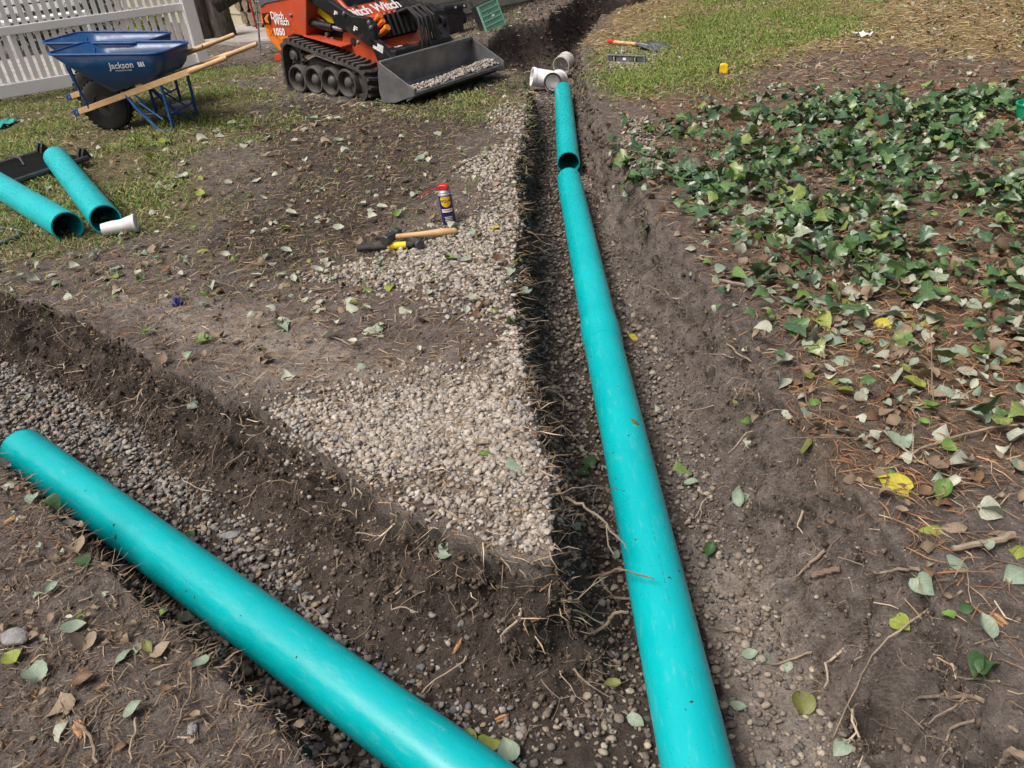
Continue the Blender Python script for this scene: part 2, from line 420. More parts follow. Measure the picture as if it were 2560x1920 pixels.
fresh = np.maximum(np.maximum(wall, floor)*.95, zone(X, Y, Z_DARK, .35, seed=58, nz=.5)*.8)
dust = np.maximum(dust, np.where((wh == 2) & (gy < 6), .32*sstep(-.25, .05, s0), 0))
fresh = np.where(wh == 2, fresh*(.28-.28*dust), fresh)
fresh = np.maximum(fresh, heap*.25)
on = top
za.data.foreach_set('color', np.stack([turf*on, litter*on, dust, fresh], 1).astype(np.float32).ravel())
sa_ = gm.attributes.new('straw', 'FLOAT', 'POINT'); strawm = zone(X, Y, Z_STRAW, .8, seed=55, nz=.7)*top
sa_.data.foreach_set('value', strawm.astype(np.float32))
ground = tag(link('ground', gm, None, ground_material()), 'brown soil yard with open trenches cut through it', 'ground', kind='structure')
bpy.context.view_layer.update()
def drop(x, y, top=1.5):
    ok, loc, n, _ = ground.ray_cast(Vector((x, y, top)), Vector((0, 0, -1)))
    return (loc, n) if ok else (Vector((x, y, 0)), Vector((0, 0, 1)))
def hit(px, py):
    ok, loc, n, _ = ground.ray_cast(CAM, raydir(px, py).normalized())
    return (loc, n) if ok else (g(px, py), Vector((0, 0, 1)))
GND = (X, Y, Z, s, V, top, wall)
# ------------------------------------------------------------------ shared finishes
M_TEAL = None
def pipe_material():
    mt, nt, b = nodes('green_pvc')
    tc = nt.nodes.new('ShaderNodeTexCoord'); v = tc.outputs['Object']
    mp = nt.nodes.new('ShaderNodeMapping'); mp.inputs['Scale'].default_value = (.22, 1, 1); nt.links.new(v, mp.inputs[0])
    n1 = noise_node(nt, 3, 4, .5, vec=v); n2 = noise_node(nt, 60, 8, .75, vec=mp.outputs[0]); n3 = noise_node(nt, 140, 3, .6, vec=v)
    base = ramp_node(nt, n1.outputs['Fac'], [(.3, (.0, .375, .40)), (.7, (.003, .44, .465))]).outputs[0]
    sc1 = ramp_node(nt, n2.outputs['Fac'], [(.55, (0, 0, 0)), (.76, (.32,)*3)]).outputs[0]
    c = mix_node(nt, sc1, base, (.28, .45, .44))
    sp1 = ramp_node(nt, n3.outputs['Fac'], [(.665, (0, 0, 0)), (.71, (.85,)*3)]).outputs[0]
    c = mix_node(nt, sp1, c, (.05, .08, .07))
    n4 = noise_node(nt, 9, 9, .8, vec=v)
    sp2 = ramp_node(nt, n4.outputs['Fac'], [(.635, (0, 0, 0)), (.69, (.8,)*3)]).outputs[0]
    c = mix_node(nt, sp2, c, (.10, .085, .07))
    nt.links.new(c, b.inputs['Base Color'])
    rr = ramp_node(nt, n2.outputs['Fac'], [(.4, (.24,)*3), (.75, (.5,)*3)]).outputs[0]
    nt.links.new(rr, b.inputs['Roughness']); b.inputs['Specular IOR Level'].default_value = .5
    nt.links.new(bump_node(nt, n2.outputs['Fac'], .05, .002), b.inputs['Normal'])
    return mt
M_TEAL = pipe_material()
M_INK = paint('print_ink', (.02, .22, .21), .6)
M_WPVC = paint('white_pvc', (.86, .86, .85), .35, dirt=(.35, .32, .27), dirt_amt=.45, var=.05)
M_RUBBER = paint('black_rubber', (.018, .018, .018), .7, dirt=(.12, .10, .085), dirt_amt=.6, bump=.1)
M_WOOD = paint('handle_wood', (.55, .36, .18), .55, var=.2, scale=9, dirt=(.2, .15, .10), dirt_amt=.4, bump=.08)
M_STEEL = paint('worn_steel', (.30, .31, .33), .38, metal=.85, dirt=(.16, .13, .11), dirt_amt=.5, bump=.05)
M_DKSTEEL = paint('dark_steel', (.07, .072, .075), .45, metal=.5, dirt=(.14, .12, .10), dirt_amt=.5)
M_BLACK = paint('black_paint', (.012, .013, .014), .32, dirt=(.14, .12, .10), dirt_amt=.25)
M_WHITE = paint('white_print', (.8, .8, .78), .5, var=.04)
M_RED = paint('red_plastic', (.55, .02, .02), .4)
M_YEL = paint('yellow_plastic', (.80, .52, .01), .4)

def basis(a, b):
    d = (Vector(b)-Vector(a)).normalized(); y = Vector((0, 0, 1)).cross(d).normalized(); return Matrix((d, y, d.cross(y))).transposed().to_4x4()
RO, WL = .0797, .0055
def pipe(name, label, a, b, bell_a=False, bell_b=False, group='green drain pipes', spigot=None, twist=0):
    """hollow pipe from a to b (axis); bells are the widened sockets"""
    a, b = Vector(a), Vector(b); L = (b-a).length
    t = thing(name, label, 'pipe', a, group=group); M = basis(a, b); t.rotation_euler = (M @ Matrix.Rotation(twist, 4, 'X')).to_euler()
    x0 = .17 if bell_a else 0; x1 = L-.17 if bell_b else L
    RX = Matrix.Rotation(R(90), 3, 'Y')
    n = 64
    mb = MB(); xs_ = list(np.linspace(x0, x1, 14))
    prof = [(RO, x) for x in xs_]+[(RO-WL, x1), (RO-WL, x0)]
    mb.lathe(prof, n, M=RX, closed=True)
    mb.build('barrel', M_TEAL, t, smooth=True)
    for e, x, sg in ((bell_a, 0, 1), (bell_b, L, -1)):
        if e:
            m2 = MB(); ro = .0842
            pr_ = [(ro+.001, x), (ro+.0015, x+sg*.012), (ro, x+sg*.03), (ro+.0018, x+sg*.045), (ro, x+sg*.06), (ro, x+sg*.115), (RO+.0012, x+sg*.155), (RO+.001, x+sg*.172), (RO-WL, x+sg*.172), (ro-WL-.001, x+sg*.11), (ro-WL-.001, x)]
            m2.lathe(pr_, n, M=RX, closed=True); m2.build('bell_socket', M_TEAL, t, smooth=True)
        else:
            m3 = MB(); rr = RO+.0008
            m3.lathe([(rr, x+sg*.004), (rr, x+sg*.0005), (rr-WL-.0015, x-sg*.001), (rr-WL-.0015, x+sg*.004)], n, M=RX, closed=True); m3.build('rim', M_TEAL, t, smooth=True)
    return t
def at(px, py, z): p = g(px, py, z); return Vector((p.x, p.y, z))
PZ = -.235
# right trench: near length with the socket, the length pushed into it, the loose length beyond
p_near = at(1507, 1659, PZ-.0); p_mid = at(1303, 742, PZ); p_end = at(1229, 388, PZ)
dn = (p_mid-p_near).normalized()
near_pipe = pipe('drain_pipe', 'long green drain pipe with socket joint running out of right trench foreground', p_near-dn*.75, p_mid+dn*.14, bell_b=True)
dm = (p_end-p_mid).normalized()
pipe('drain_pipe', 'green drain pipe pushed into a socket, its far end stopping short of the loose pipe', p_mid+dm*.0, p_end)
f0 = at(1228, 352, PZ+.005); f1 = at(1216, 196, PZ+.01); df = (f1-f0).normalized()
pipe('drain_pipe', 'short loose green drain pipe with open mouth in right trench before white fittings', f0, f1)
# left trench
l0 = at(60, 978, PZ); l1 = at(930, 1625, PZ); dl = (l1-l0).normalized()
left_pipe = pipe('drain_pipe', 'muddy green drain pipe lying in the left trench', l0-dl*.04, l1+dl*.75, twist=0)
M_MUD = paint('dried_mud', (.055, .042, .035), .95, var=.4, scale=60, bump=.5)
def mud(pipe_, x, ang, size, n=11):
    v = [(x, (RO+.0016)*math.cos(ang), (RO+.0016)*math.sin(ang))]
    for k in range(n):
        a_ = 2*math.pi*k/n; r_ = size*random.uniform(.35, 1.15); rr = RO+.0003; aa = ang+r_*math.sin(a_)/RO; v.append((x+r_*.7*math.cos(a_), rr*math.cos(aa), rr*math.sin(aa)))
    MB().add(v, [(0, k+1, (k+1) % n+1) for k in range(n)]).build('mud_smear', M_MUD, pipe_, smooth=True)
for px_, py_, s_ in ((250, 1160, .016), (246, 1135, .008), (258, 1180, .007), (232, 1205, .008), (240, 1190, .005), (375, 1278, .006), (402, 1276, .006), (352, 1262, .006), (420, 1290, .005), (300, 1235, .005), (160, 1100, .007), (185, 1060, .005), (520, 1330, .004), (640, 1420, .004)):
    d_ = raydir(px_, py_); inv = Matrix.Translation(left_pipe.location) @ left_pipe.rotation_euler.to_matrix().to_4x4(); inv = inv.inverted(); o_ = inv @ CAM; dd_ = inv.to_3x3() @ d_
    A_ = dd_.y**2+dd_.z**2; B_ = 2*(o_.y*dd_.y+o_.z*dd_.z); C_ = o_.y**2+o_.z**2-RO**2; disc = B_*B_-4*A_*C_
    if disc > 0:
        q_ = o_+dd_*((-B_-math.sqrt(disc))/(2*A_)); mud(left_pipe, q_.x, math.atan2(q_.z, q_.y), s_)
for k in range(16): mud(near_pipe, random.uniform(.8, 2.9), R(random.uniform(20, 160)), random.uniform(.0025, .006), 9)
# on the lawn
b0 = at(228, 474, .083); b1 = at(122, 342, .083); db = (b1-b0).normalized()
pipe('drain_pipe', 'scuffed green pipe on grass with white cup leaning at its mouth', b0, b1, twist=2)
a0 = at(146, 490, .083); a1 = at(0, 402, .083); da = (a1-a0).normalized()
pipe('drain_pipe', 'green pipe on grass with empty open mouth beside the grey hose', a0, a0+da*2.6, twist=3)
# maker's print along the crest of the near pipe: a row of dashes
for k in range(12):
    x = 1.15+k*.03+random.uniform(-.004, .004); ln = random.uniform(.008, .022); mb = MB()
    ang = R(96); rr = RO+.0003
    vs_ = []
    for dx in (0, ln):
        for da_ in (-.012, .012):
            vs_.append((x+dx, rr*math.cos(ang+da_), rr*math.sin(ang+da_)))
    mb.add(vs_, [(0, 1, 3, 2)]); mb.build('print_dash', M_INK, near_pipe)

# ------------------------------------------------------------------ white fittings in the far trench
def ring_prof(ro, ri, L, lip=.006):
    return [(ro+lip, 0), (ro+lip, .03), (ro, .036), (ro, L-.036), (ro+lip, L-.03), (ro+lip, L), (ri, L), (ri, 0)]
def fitting_mat(d): 
    d = Vector(d).normalized(); return d.to_track_quat('Z', 'Y').to_matrix()
wy = at(1195, 178, -.23); dd = Vector((-.30, -.95, .10)).normalized()
t = thing('wye_fitting', 'white plastic wye fitting with black ring in its mouth, beyond the loose pipe', 'pipe fitting', wy)
M3 = fitting_mat(-dd)
MB().lathe(ring_prof(.088, .080, .30), 40, M=M3, o=M3 @ -Vector((0, 0, .02))).build('body', M_WPVC, t, smooth=True)
br = (Vector((-.95, -.1, .25))).normalized(); Mb = fitting_mat(br)
MB().lathe(ring_prof(.086, .079, .26), 40, M=Mb, o=M3 @ Vector((0, 0, .16))).build('branch', M_WPVC, t, smooth=True)
MB().lathe([(.0845, -.022), (.0845, -.010), (.074, -.010), (.074, -.022)], 40, M=M3, closed=True, o=M3 @ -Vector((0, 0, .004))).build('gasket', M_RUBBER, t, smooth=True)
cp = at(1214, 140, -.2); M4 = fitting_mat((.45, .86, .12))
t = thing('coupling', 'pale grey short pipe coupling lying open beyond the wye fitting', 'pipe fitting', cp)
MB().lathe([(.094, 0), (.094, .17), (.086, .17), (.086, 0)], 40, M=M4, closed=True, o=M4 @ -Vector((0, 0, .03))).build('sleeve', paint('grey_pvc', (.52, .51, .47), .5, dirt=(.25, .22, .18)), t, smooth=True)
MB().lathe([(.0955, .075), (.0955, .095), (.084, .095), (.084, .075)], 40, M=M4, closed=True, o=M4 @ -Vector((0, 0, .03))).build('centre_stop', MATS['grey_pvc'], t, smooth=True)

# ------------------------------------------------------------------ white picket fence
M_VINYL = paint('white_vinyl', (.84, .84, .83), .4, var=.04, scale=3, dirt=(.45, .42, .36), dirt_amt=.35)
fA, fB = g(0, 224), g(443, 147); fd = (fB-fA); fL = fd.length; fd.normalize(); fn = Vector((-fd.y, fd.x, 0)); EXT = 2.2; FH = 1.5
t = thing('picket_fence', 'white vinyl picket fence with mid rail and square end post behind the wheelbarrows', 'fence', fB, math.atan2(-fd.y, -fd.x))
# local x runs from the end post back to the left
LT = fL+EXT
def picket_mesh():
    mb = MB(); w_, d_ = .045, .022
    mb.box((0, 0, FH/2-.0), (w_, d_, FH-.12)); return mb.mesh('picket', M_VINYL)
pm = picket_mesh(); sp_ = .074; k = 0; x = .105
while x < LT:
    link('picket', pm, t, loc=(x, 0, .06)); x += sp_
for z, h in ((.105, .125), (.635, .078), (1.46, .09)):
    o = MB().box((LT/2+.04, 0, z), (LT-.03, .05, h)).build('rail', M_VINYL, t, bevel=.006)
MB().box((0, 0, .80), (.125, .125, 1.62)).build('post', M_VINYL, t, bevel=.008)
mb = MB(); mb.box((0, 0, 1.62), (.15, .15, .03)); mb.add([(-.07, -.07, 1.635), (.07, -.07, 1.635), (.07, .07, 1.635), (-.07, .07, 1.635), (0, 0, 1.69)], [(0, 1, 4), (1, 2, 4), (2, 3, 4), (3, 0, 4)])
mb.build('post_cap', M_VINYL, t)
# beyond the fence: paved drive, white bench, shrubs
def sheet(name, pts, z, mat, label, th=.02):
    mb = MB(); mb.prism(pts, z-th, z, 'xy'); return tag(mb.build(name, mat), label, name.split('_')[-1], kind='structure')
M_CONC = paint('concrete', (.33, .31, .29), .85, var=.25, scale=4, dirt=(.18, .15, .12), dirt_amt=.6, bump=.15)
n0 = fA+fn*1.25-fd*3; 
sheet('drive', [tuple((fA+fd*q+fn*r_)[:2]) for q, r_ in ((-5, .75), (fL+.2, .75), (fL+.2, 3.4), (-5, 3.4))], .035, M_CONC, 'grey drive beyond the white fence', .06)

# ------------------------------------------------------------------ house with lapped siding
M_SIDE = paint('siding_paint', (.42, .40, .27), .6, var=.10, scale=5, dirt=(.22, .19, .14), dirt_amt=.4, bump=.04)
hA, hB = g(919, 50), g(1127, 5); hu = (hB-hA).normalized(); hv = Vector((-hu.y, hu.x, 0))
hC = hA-hu*1.15
t = thing('house', 'tan house with horizontal lapped siding behind the loader', 'house', hC, math.atan2(hu.y, hu.x))
HLEN, HDEP, EXPO = 9.0, 7.0, .19
MB().box((HLEN/2, HDEP/2, 1.5), (HLEN-.03, HDEP-.03, 3.2)).build('wall', M_SIDE, t)
MB().box((HLEN/2, HDEP/2, -.1), (HLEN-.04, HDEP-.04, .2)).build('foundation', M_CONC, t)
def board(L):
    mb = MB(); mb.add([(0, -.004, EXPO+.012), (L, -.004, EXPO+.012), (L, -.022, 0), (0, -.022, 0), (0, .015, 0), (L, .015, 0), (0, .015, EXPO+.012), (L, .015, EXPO+.012)],
        [(0, 1, 2, 3), (3, 2, 5, 4), (4, 5, 7, 6), (6, 7, 1, 0), (0, 3, 4, 6), (1, 7, 5, 2)]); return mb
bm1 = board(HLEN).mesh('siding_board', M_SIDE); bm2 = board(HDEP).mesh('siding_board', M_SIDE)
for i in range(15):
    link('siding_board', bm1, t, loc=(0, 0, .01+i*EXPO))
    link('siding_board', bm2, t, loc=(0, HDEP, .01+i*EXPO), rot=(0, 0, R(-90)))
MB().box((-.03, -.03, 1.55), (.09, .09, 2.9)).build('corner_trim', M_SIDE, t)
mb = MB(); mb.prism([(-.5, 3.0), (HDEP/2, 5.6), (HDEP+.5, 3.0), (HDEP+.5, 3.12), (HDEP/2, 5.74), (-.5, 3.12)], -.4, HLEN+.4, 'yz'); mb.build('roof', paint('shingle', (.08, .075, .07), .9, bump=.3), t)
# concrete pad by the wood pile
sheet('patio_slab', [g2(436, 96), g2(445, 60), g2(600, 20), g2(760, 60), g2(590, 96), g2(520, 100)], .05, M_CONC, 'concrete patio in front of the firewood', .1)

# ------------------------------------------------------------------ firewood
def bark_material():
    mt, nt, b = nodes('bark'); tc = nt.nodes.new('ShaderNodeTexCoord')
    mp = nt.nodes.new('ShaderNodeMapping'); mp.inputs['Scale'].default_value = (1, 1, .22); nt.links.new(tc.outputs['Object'], mp.inputs[0])
    n = noise_node(nt, 34, 8, .7, vec=mp.outputs[0])
    c = ramp_node(nt, n.outputs['Fac'], [(.35, (.02, .016, .013)), (.55, (.08, .066, .055)), (.75, (.19, .16, .135))]).outputs[0]
    nt.links.new(c, b.inputs['Base Color']); b.inputs['Roughness'].default_value = .95
    nt.links.new(bump_node(nt, n.outputs['Fac'], 1, .03), b.inputs['Normal']); return mt
M_BARK = bark_material(); M_CUT = paint('cut_wood', (.20, .15, .10), .85, var=.35, scale=30, bump=.2)
def log(label, base, axis, L, rad, group):
    t = thing('firewood_log', label, 'log', base, group=group); M = fitting_mat(axis); mb = MB(); n = 20; ph = random.uniform(0, 6); rings = []
    for i in range(7):
        z = L*i/6; rings.append([M @ Vector(((rad*(1+.10*math.sin(3*a_+ph)+.06*math.sin(7*a_+2*ph+i*.4)))*math.cos(a_), (rad*(1+.10*math.sin(3*a_+ph)+.06*math.sin(7*a_+2*ph+i*.4)))*math.sin(a_), z)) for a_ in [2*math.pi*k_/n for k_ in range(n)]])
    v = [p for r_ in rings for p in r_]; f = [(i*n+k_, i*n+(k_+1) % n, (i+1)*n+(k_+1) % n, (i+1)*n+k_) for i in range(6) for k_ in range(n)]
    mb.add(v, f); mb.build('bark', M_BARK, t, smooth=True)
    for i, s_ in ((0, -1), (6, 1)):
        m2 = MB(); ctr = sum((Vector(p) for p in rings[i]), Vector())/n
        off = (M @ Vector((0, 0, .003)))*s_
        m2.add([p*1+off for p in rings[i]]+[ctr+off*2], [(k_, (k_+1) % n, n) for k_ in range(n)]); m2.build('cut_end', M_CUT, t)
    return t
lb = g(452, 80, .05); lb.z = .05
log('standing firewood round with furrowed bark beside the fence post', g(447, 82, .05), (0.02, 0, 1), .52, .13, 'firewood')
log('thick standing firewood round next to the stacked split wood', g(487, 78, .05), (-.03, .02, 1), .50, .15, 'firewood')
log('firewood log laid slantwise across the two standing rounds', g(462, 30, .55)+Vector((0, .1, .12)), (.8, .1, .28), .5, .12, 'firewood')
pb = g(545, 62, .05)
u_ = Vector((.72, .69, 0)); v_ = Vector((-.69, .72, 0))
for row in range(5):
    for k in range(7):
        r_ = random.uniform(.075, .10)
        p = pb+v_*(.28*(3-k)*.75-.25)+Vector((0, 0, .10+row*.175))+u_*.12+v_*(.1*(row % 2))
        log(('slim' if r_ < .083 else 'medium' if r_ < .092 else 'thick')+' firewood log lying in the '+('bottom', 'second', 'third', 'fourth', 'top')[row]+' row of the stack', p, u_*1+Vector((0, 0, random.uniform(-.05, .05))), .42, r_, 'firewood logs in the stack')
rp = g(555, 62, .05); t = thing('pole', 'thin red pole standing by the firewood stack', 'pole', (rp.x, rp.y, .05))
MB().tube([(0, 0, 0), (-.02, .02, .6), (-.04, .05, 1.4)], .014, 10).build('shaft', paint('red_paint', (.40, .015, .03), .45), t, smooth=True)
MB().lathe([(.0001, 1.40), (.02, 1.40), (.022, 1.43), (.0001, 1.45)], 12, o=(-.04, .05, 0)).build('end_cap', M_BLACK, t, smooth=True)
# ------------------------------------------------------------------ compact track loader
LO = Vector((-1.082, 7.623, 0)); LT_ = -.704
LO.z = drop(-1.0, 7.3)[0].z
cl, sl = math.cos(LT_), math.sin(LT_)
def r2(X, Y): return ((600+X/3.253)/SC, Y/3.253/SC)
def lp(X, Y, yl):
    """outline point on the loader's plane y = yl, from zoomed-photo coordinates; gives local (x, z)"""
    d = raydir(*r2(X, Y)); n = Vector((-sl, cl, 0)); t = (yl-(CAM-LO).dot(n))/d.dot(n)
    P = CAM+d*t-LO; return (P.x*cl+P.y*sl, P.z)
def lpoly(pts, yl): return [lp(X, Y, yl) for X, Y in pts]
M_ORED = paint('orange_red_paint', (.50, .068, .022), .38, var=.10, scale=5, dirt=(.20, .13, .09), dirt_amt=.35, coat=.15)
M_ORANGE = paint('orange_paint', (.80, .20, .02), .4, var=.08)
M_TRACK = paint('track_rubber', (.045, .041, .038), .8, var=.3, scale=20, dirt=(.17, .145, .12), dirt_amt=.7, bump=.2)
M_ROLL = paint('roller_steel', (.085, .08, .076), .6, metal=.3, dirt=(.17, .145, .12), dirt_amt=.6)
ld = thing('compact_track_loader', 'orange red compact track loader with gravel in its raised steel bucket', 'loader', LO, LT_)
# tracks: an oval belt, high at the drive sprocket behind, low at the idler in front
def belt_path(n=120):
    C = [((-.50, .135), .13), ((.50, .150), .145), ((-.41, .395), .12)]   # rear roller, front idler, sprocket
    C = [((-.395, .115), .115), ((.455, .14), .14), ((-.355, .335), .125)]
    out = []
    def arc(c, r_, a0, a1, k): 
        for i in range(k): 
            a_ = a0+(a1-a0)*i/(k-1); out.append((c[0]+r_*math.cos(a_), c[1]+r_*math.sin(a_)))
    def tangent(c1, r1, c2, r2_):
        dx, dy = c2[0]-c1[0], c2[1]-c1[1]; L = math.hypot(dx, dy); return math.atan2(dy, dx)-math.pi/2+math.asin((r2_-r1)/L)*-1
    (c1, q1), (c2, q2), (c3, q3) = C
    t12 = tangent(c1, q1, c2, q2); t23 = tangent(c2, q2, c3, q3); t31 = tangent(c3, q3, c1, q1)
    def norm(a_, ref):
        while a_ < ref: a_ += 2*math.pi
        return a_
    arc(c2, q2, t12, norm(t23, t12), 14); arc(c3, q3, t23, norm(t31, t23), 14); arc(c1, q1, t31, norm(t12, t31), 10)
    return out
BP = belt_path()
def resample(P, n):
    P = [Vector(p) for p in P]+[Vector(P[0])]; L = [0]
    for a_, b_ in zip(P, P[1:]): L.append(L[-1]+(b_-a_).length)
    o = []
    for i in range(n):
        s_ = L[-1]*i/n; j = max(k for k in range(len(L)) if L[k] <= s_+1e-9); j = min(j, len(P)-2)
        f_ = (s_-L[j])/max(1e-9, L[j+1]-L[j]); p = P[j].lerp(P[j+1], f_); d_ = (P[j+1]-P[j]).normalized(); o.append((p, d_))
    return o, L[-1]
lug = MB(); 
for q in (-1, 1):
    lug.add([(-.018, 0, 0), (.020, 0, 0), (.012, 0, .026), (-.010, 0, .026), (-.018+.022, q*.112, 0), (.020+.022, q*.112, 0), (.012+.022, q*.108, .026), (-.010+.022, q*.108, .026)],
            [(0, 1, 2, 3), (7, 6, 5, 4), (0, 4, 5, 1), (1, 5, 6, 2), (2, 6, 7, 3), (3, 7, 4, 0)])
lug_m = lug.mesh('tread_lug', M_TRACK)
for side in (-1, 1):
    yc = side*.42; o_, tot = resample(BP, 110); n = len(o_); mb = MB(); v = []
    for p, d_ in o_:
        nrm = Vector((d_.y, -d_.x)); 
        for yy, off in ((-.115, 0), (.115, 0), (.115, -.022), (-.115, -.022)):
            v.append((p.x+nrm.x*off, yc+yy, p.y+nrm.y*off))
    f = [(i*4+k, i*4+(k+1) % 4, ((i+1) % n)*4+(k+1) % 4, ((i+1) % n)*4+k) for i in range(n) for k in range(4)]
    trk = mb.add(v, f).build('track', M_TRACK, ld, smooth=True)
    lo_, tot = resample(BP, 44)
    for p, d_ in lo_:
        nrm = Vector((d_.y, -d_.x)); 
        if nrm.y < -.9: continue
        a_ = math.atan2(d_.y, d_.x); o = link('tread_lug', lug_m, trk)
        X_ = Vector((d_.x, 0, d_.y)); Z_ = Vector((nrm.x, 0, nrm.y)); Y_ = Z_.cross(X_)
        mm = Matrix((X_, Y_, Z_)).transposed().to_4x4(); mm.translation = (p.x, yc, p.y); o.matrix_local = mm
    RY = Matrix.Rotation(R(90)*-1, 3, 'X')          # lathe axis z -> y
    RYs = Matrix.Rotation(R(90), 3, 'X')            # lathe axis z -> -y
    Mx = RYs if side < 0 else RY
    yo = yc+side*.10
    for i, x in enumerate((-.335, -.11, .11, .325)):
        mb = MB(); rr = .120
        mb.lathe([(rr, -.13), (rr, 0), (rr-.006, .010), (rr-.018, .010), (rr-.024, 0), (rr-.03, -.05), (.045, -.055), (.045, -.06)], 28, M=Mx, o=(x, yo, .142))
        ro = mb.build('road_wheel', M_ROLL, ld, smooth=True)
        m2 = MB(); m2.lathe([(.055, -.06), (.05, -.02), (.038, -.004), (.015, .004), (.0005, .005)], 18, M=Mx, o=(x, yo, .142)); m2.build('hub_cap', M_ROLL, ro, smooth=True)
        m2 = MB()
        for q in range(3): m2.box((x+.055*math.cos(q*2.09+i), yo-side*.045, .142+.055*math.sin(q*2.09+i)), (.02, .02, .06), Matrix.Rotation(-(q*2.09+i), 3, 'Y'))
        m2.build('spoke', M_ROLL, ro)
        m3 = MB(); m3.lathe([(rr*.97, -.19), (rr*.97, -.145), (rr*.5, -.143), (rr*.5, -.19)], 24, M=Mx, o=(x, yo, .142), closed=True); m3.build('inner_rim', M_ROLL, ro, smooth=True)
    mb = MB(); mb.lathe([(.118, -.14), (.118, -.02), (.09, -.015), (.085, -.05), (.03, -.04), (.0005, -.035)], 24, M=Mx, o=(.455, yo, .145)); mb.build('idler_wheel', M_ROLL, ld, smooth=True)
    teeth = []
    for k in range(13*4):
        a_ = 2*math.pi*k/52; teeth.append(((.105 if k % 4 in (0, 1) else .078)*math.cos(a_)-.355, (.105 if k % 4 in (0, 1) else .078)*math.sin(a_)+.335))
    sp_o = MB().prism(teeth, yc+side*.02, yc+side*.05).build('drive_sprocket', M_ROLL, ld)
    MB().lathe([(.05, -.09), (.05, -.02), (.036, -.015), (.03, -.005), (.0005, -.004)], 20, M=Mx, o=(-.355, yo, .335)).build('sprocket_hub', M_ROLL, sp_o, smooth=True)
    MB().prism([(-.40, .14), (-.36, .26), (-.2, .31), (.40, .19), (.42, .12), (-.36, .10)], yc-side*.06, yc+side*.0).build('track_frame', M_TRACK, ld, bevel=.01)
# body
tow = [(120, -190), (160, 60), (185, 180), (222, 300), (330, 432), (352, 360), (392, 305), (450, 280), (545, 296), (545, -190)]
P = lpoly(tow, -.42)
MB().prism(P, -.42, .42).build('rear_body', M_ORED, ld, bevel=.015)
MB().prism(lpoly([(125, -190), (165, 60), (205, 25), (400, -15), (420, -190)], -.426), -.4255, -.428).build('grey_top_band', paint('charcoal_trim', (.10, .11, .12), .45), ld)
MB().prism(lpoly([(405, -190), (440, 275), (545, 298), (545, -190)], -.43), -.44, -.421).build('rear_corner_panel', M_ORED, ld, bevel=.008)
MB().prism(lpoly([(165, 95), (205, 205), (390, 295), (345, 425), (335, 432)], -.425)[0:1]+lpoly([(175, 185), (200, 200), (392, 298), (352, 362), (338, 428), (225, 300)], -.4245), -.4246, -.423).build('orange_stripe', M_ORANGE, ld)
MB().prism(lpoly([(275, 440), (345, 425), (345, 500), (280, 500)], -.36), -.36, .36).build('rear_bumper', M_ORED, ld, bevel=.01)
ch = [(545, 285), (600, 300), (830, 345), (835, 265), (900, 250), (1000, 300), (1150, 425), (1165, 540), (1100, 560), (900, 480), (600, 360), (480, 360)]
MB().prism(lpoly(ch, -.33), -.33, .33).build('chassis', M_ORED, ld, bevel=.008)
fe = [lp(548, 278, -.40), lp(855, 365, -.40)]
mb = MB(); mb.prism([fe[0], fe[1], (fe[1][0]+.005, fe[1][1]-.012), (fe[0][0], fe[0][1]-.012)], -.45, -.3305); mb.build('fender', M_ORED, ld, bevel=.003)
o = lp(918, 340, -.335)
MB().lathe([(.0005, .0), (.032, .0), (.032, .006), (.0005, .006)], 24, M=Matrix.Rotation(R(90), 3, 'X'), o=(o[0], -.3302, o[1])).build('access_hole', M_BLACK, ld)
MB().prism(lpoly([(480, -190), (790, -190), (905, 140), (840, 320), (545, 285), (480, 100)], -.22), -.22, .22).build('engine_bay', M_BLACK, ld, bevel=.01)
# hood
hp = [(640, -200), (775, -30), (930, 150), (1010, 168), (990, 230), (700, 210), (560, 60)]
HP = lpoly(hp, -.25); MB().prism(HP, -.25, .27).build('hood', M_ORED, ld, bevel=.03, seg=3)
for yy in (-.14, .12):
    q = lp(980, 40, -.14) if yy < 0 else None
    x0, z0 = HP[1]; x1, z1 = HP[2]; dx, dz = x1-x0, z1-z0; L = math.hypot(dx, dz); a_ = math.atan2(dz, dx)
    f_ = .45; Mr = Matrix.Rotation(-a_, 3, 'Y')
    MB().box((x0+dx*f_-dz/L*.004, yy, z0+dz*f_+dx/L*.004), (.09, .035, .006), Mr).build('hood_latch', M_DKSTEEL, ld, bevel=.002)
# lettering on the hood front, reading along the width
x0, z0 = HP[1]; x1, z1 = HP[2]; dx, dz = x1-x0, z1-z0; L = math.hypot(dx, dz); ex = Vector((dx/L, 0, dz/L)); en = Vector((-dz/L, 0, dx/L))
if en.z < 0: en = -en
tm = text_mesh('Ditch Witch', .135, .0015, .02, spacing=.95)
base = Vector((x0+dx*.80, .02, z0+dz*.80))+en*.003
xform(tm, lambda c: base+Vector((0, 1, 0))*c.x-ex*c.y+en*c.z)
link('hood_lettering', tm, ld, M_WHITE)
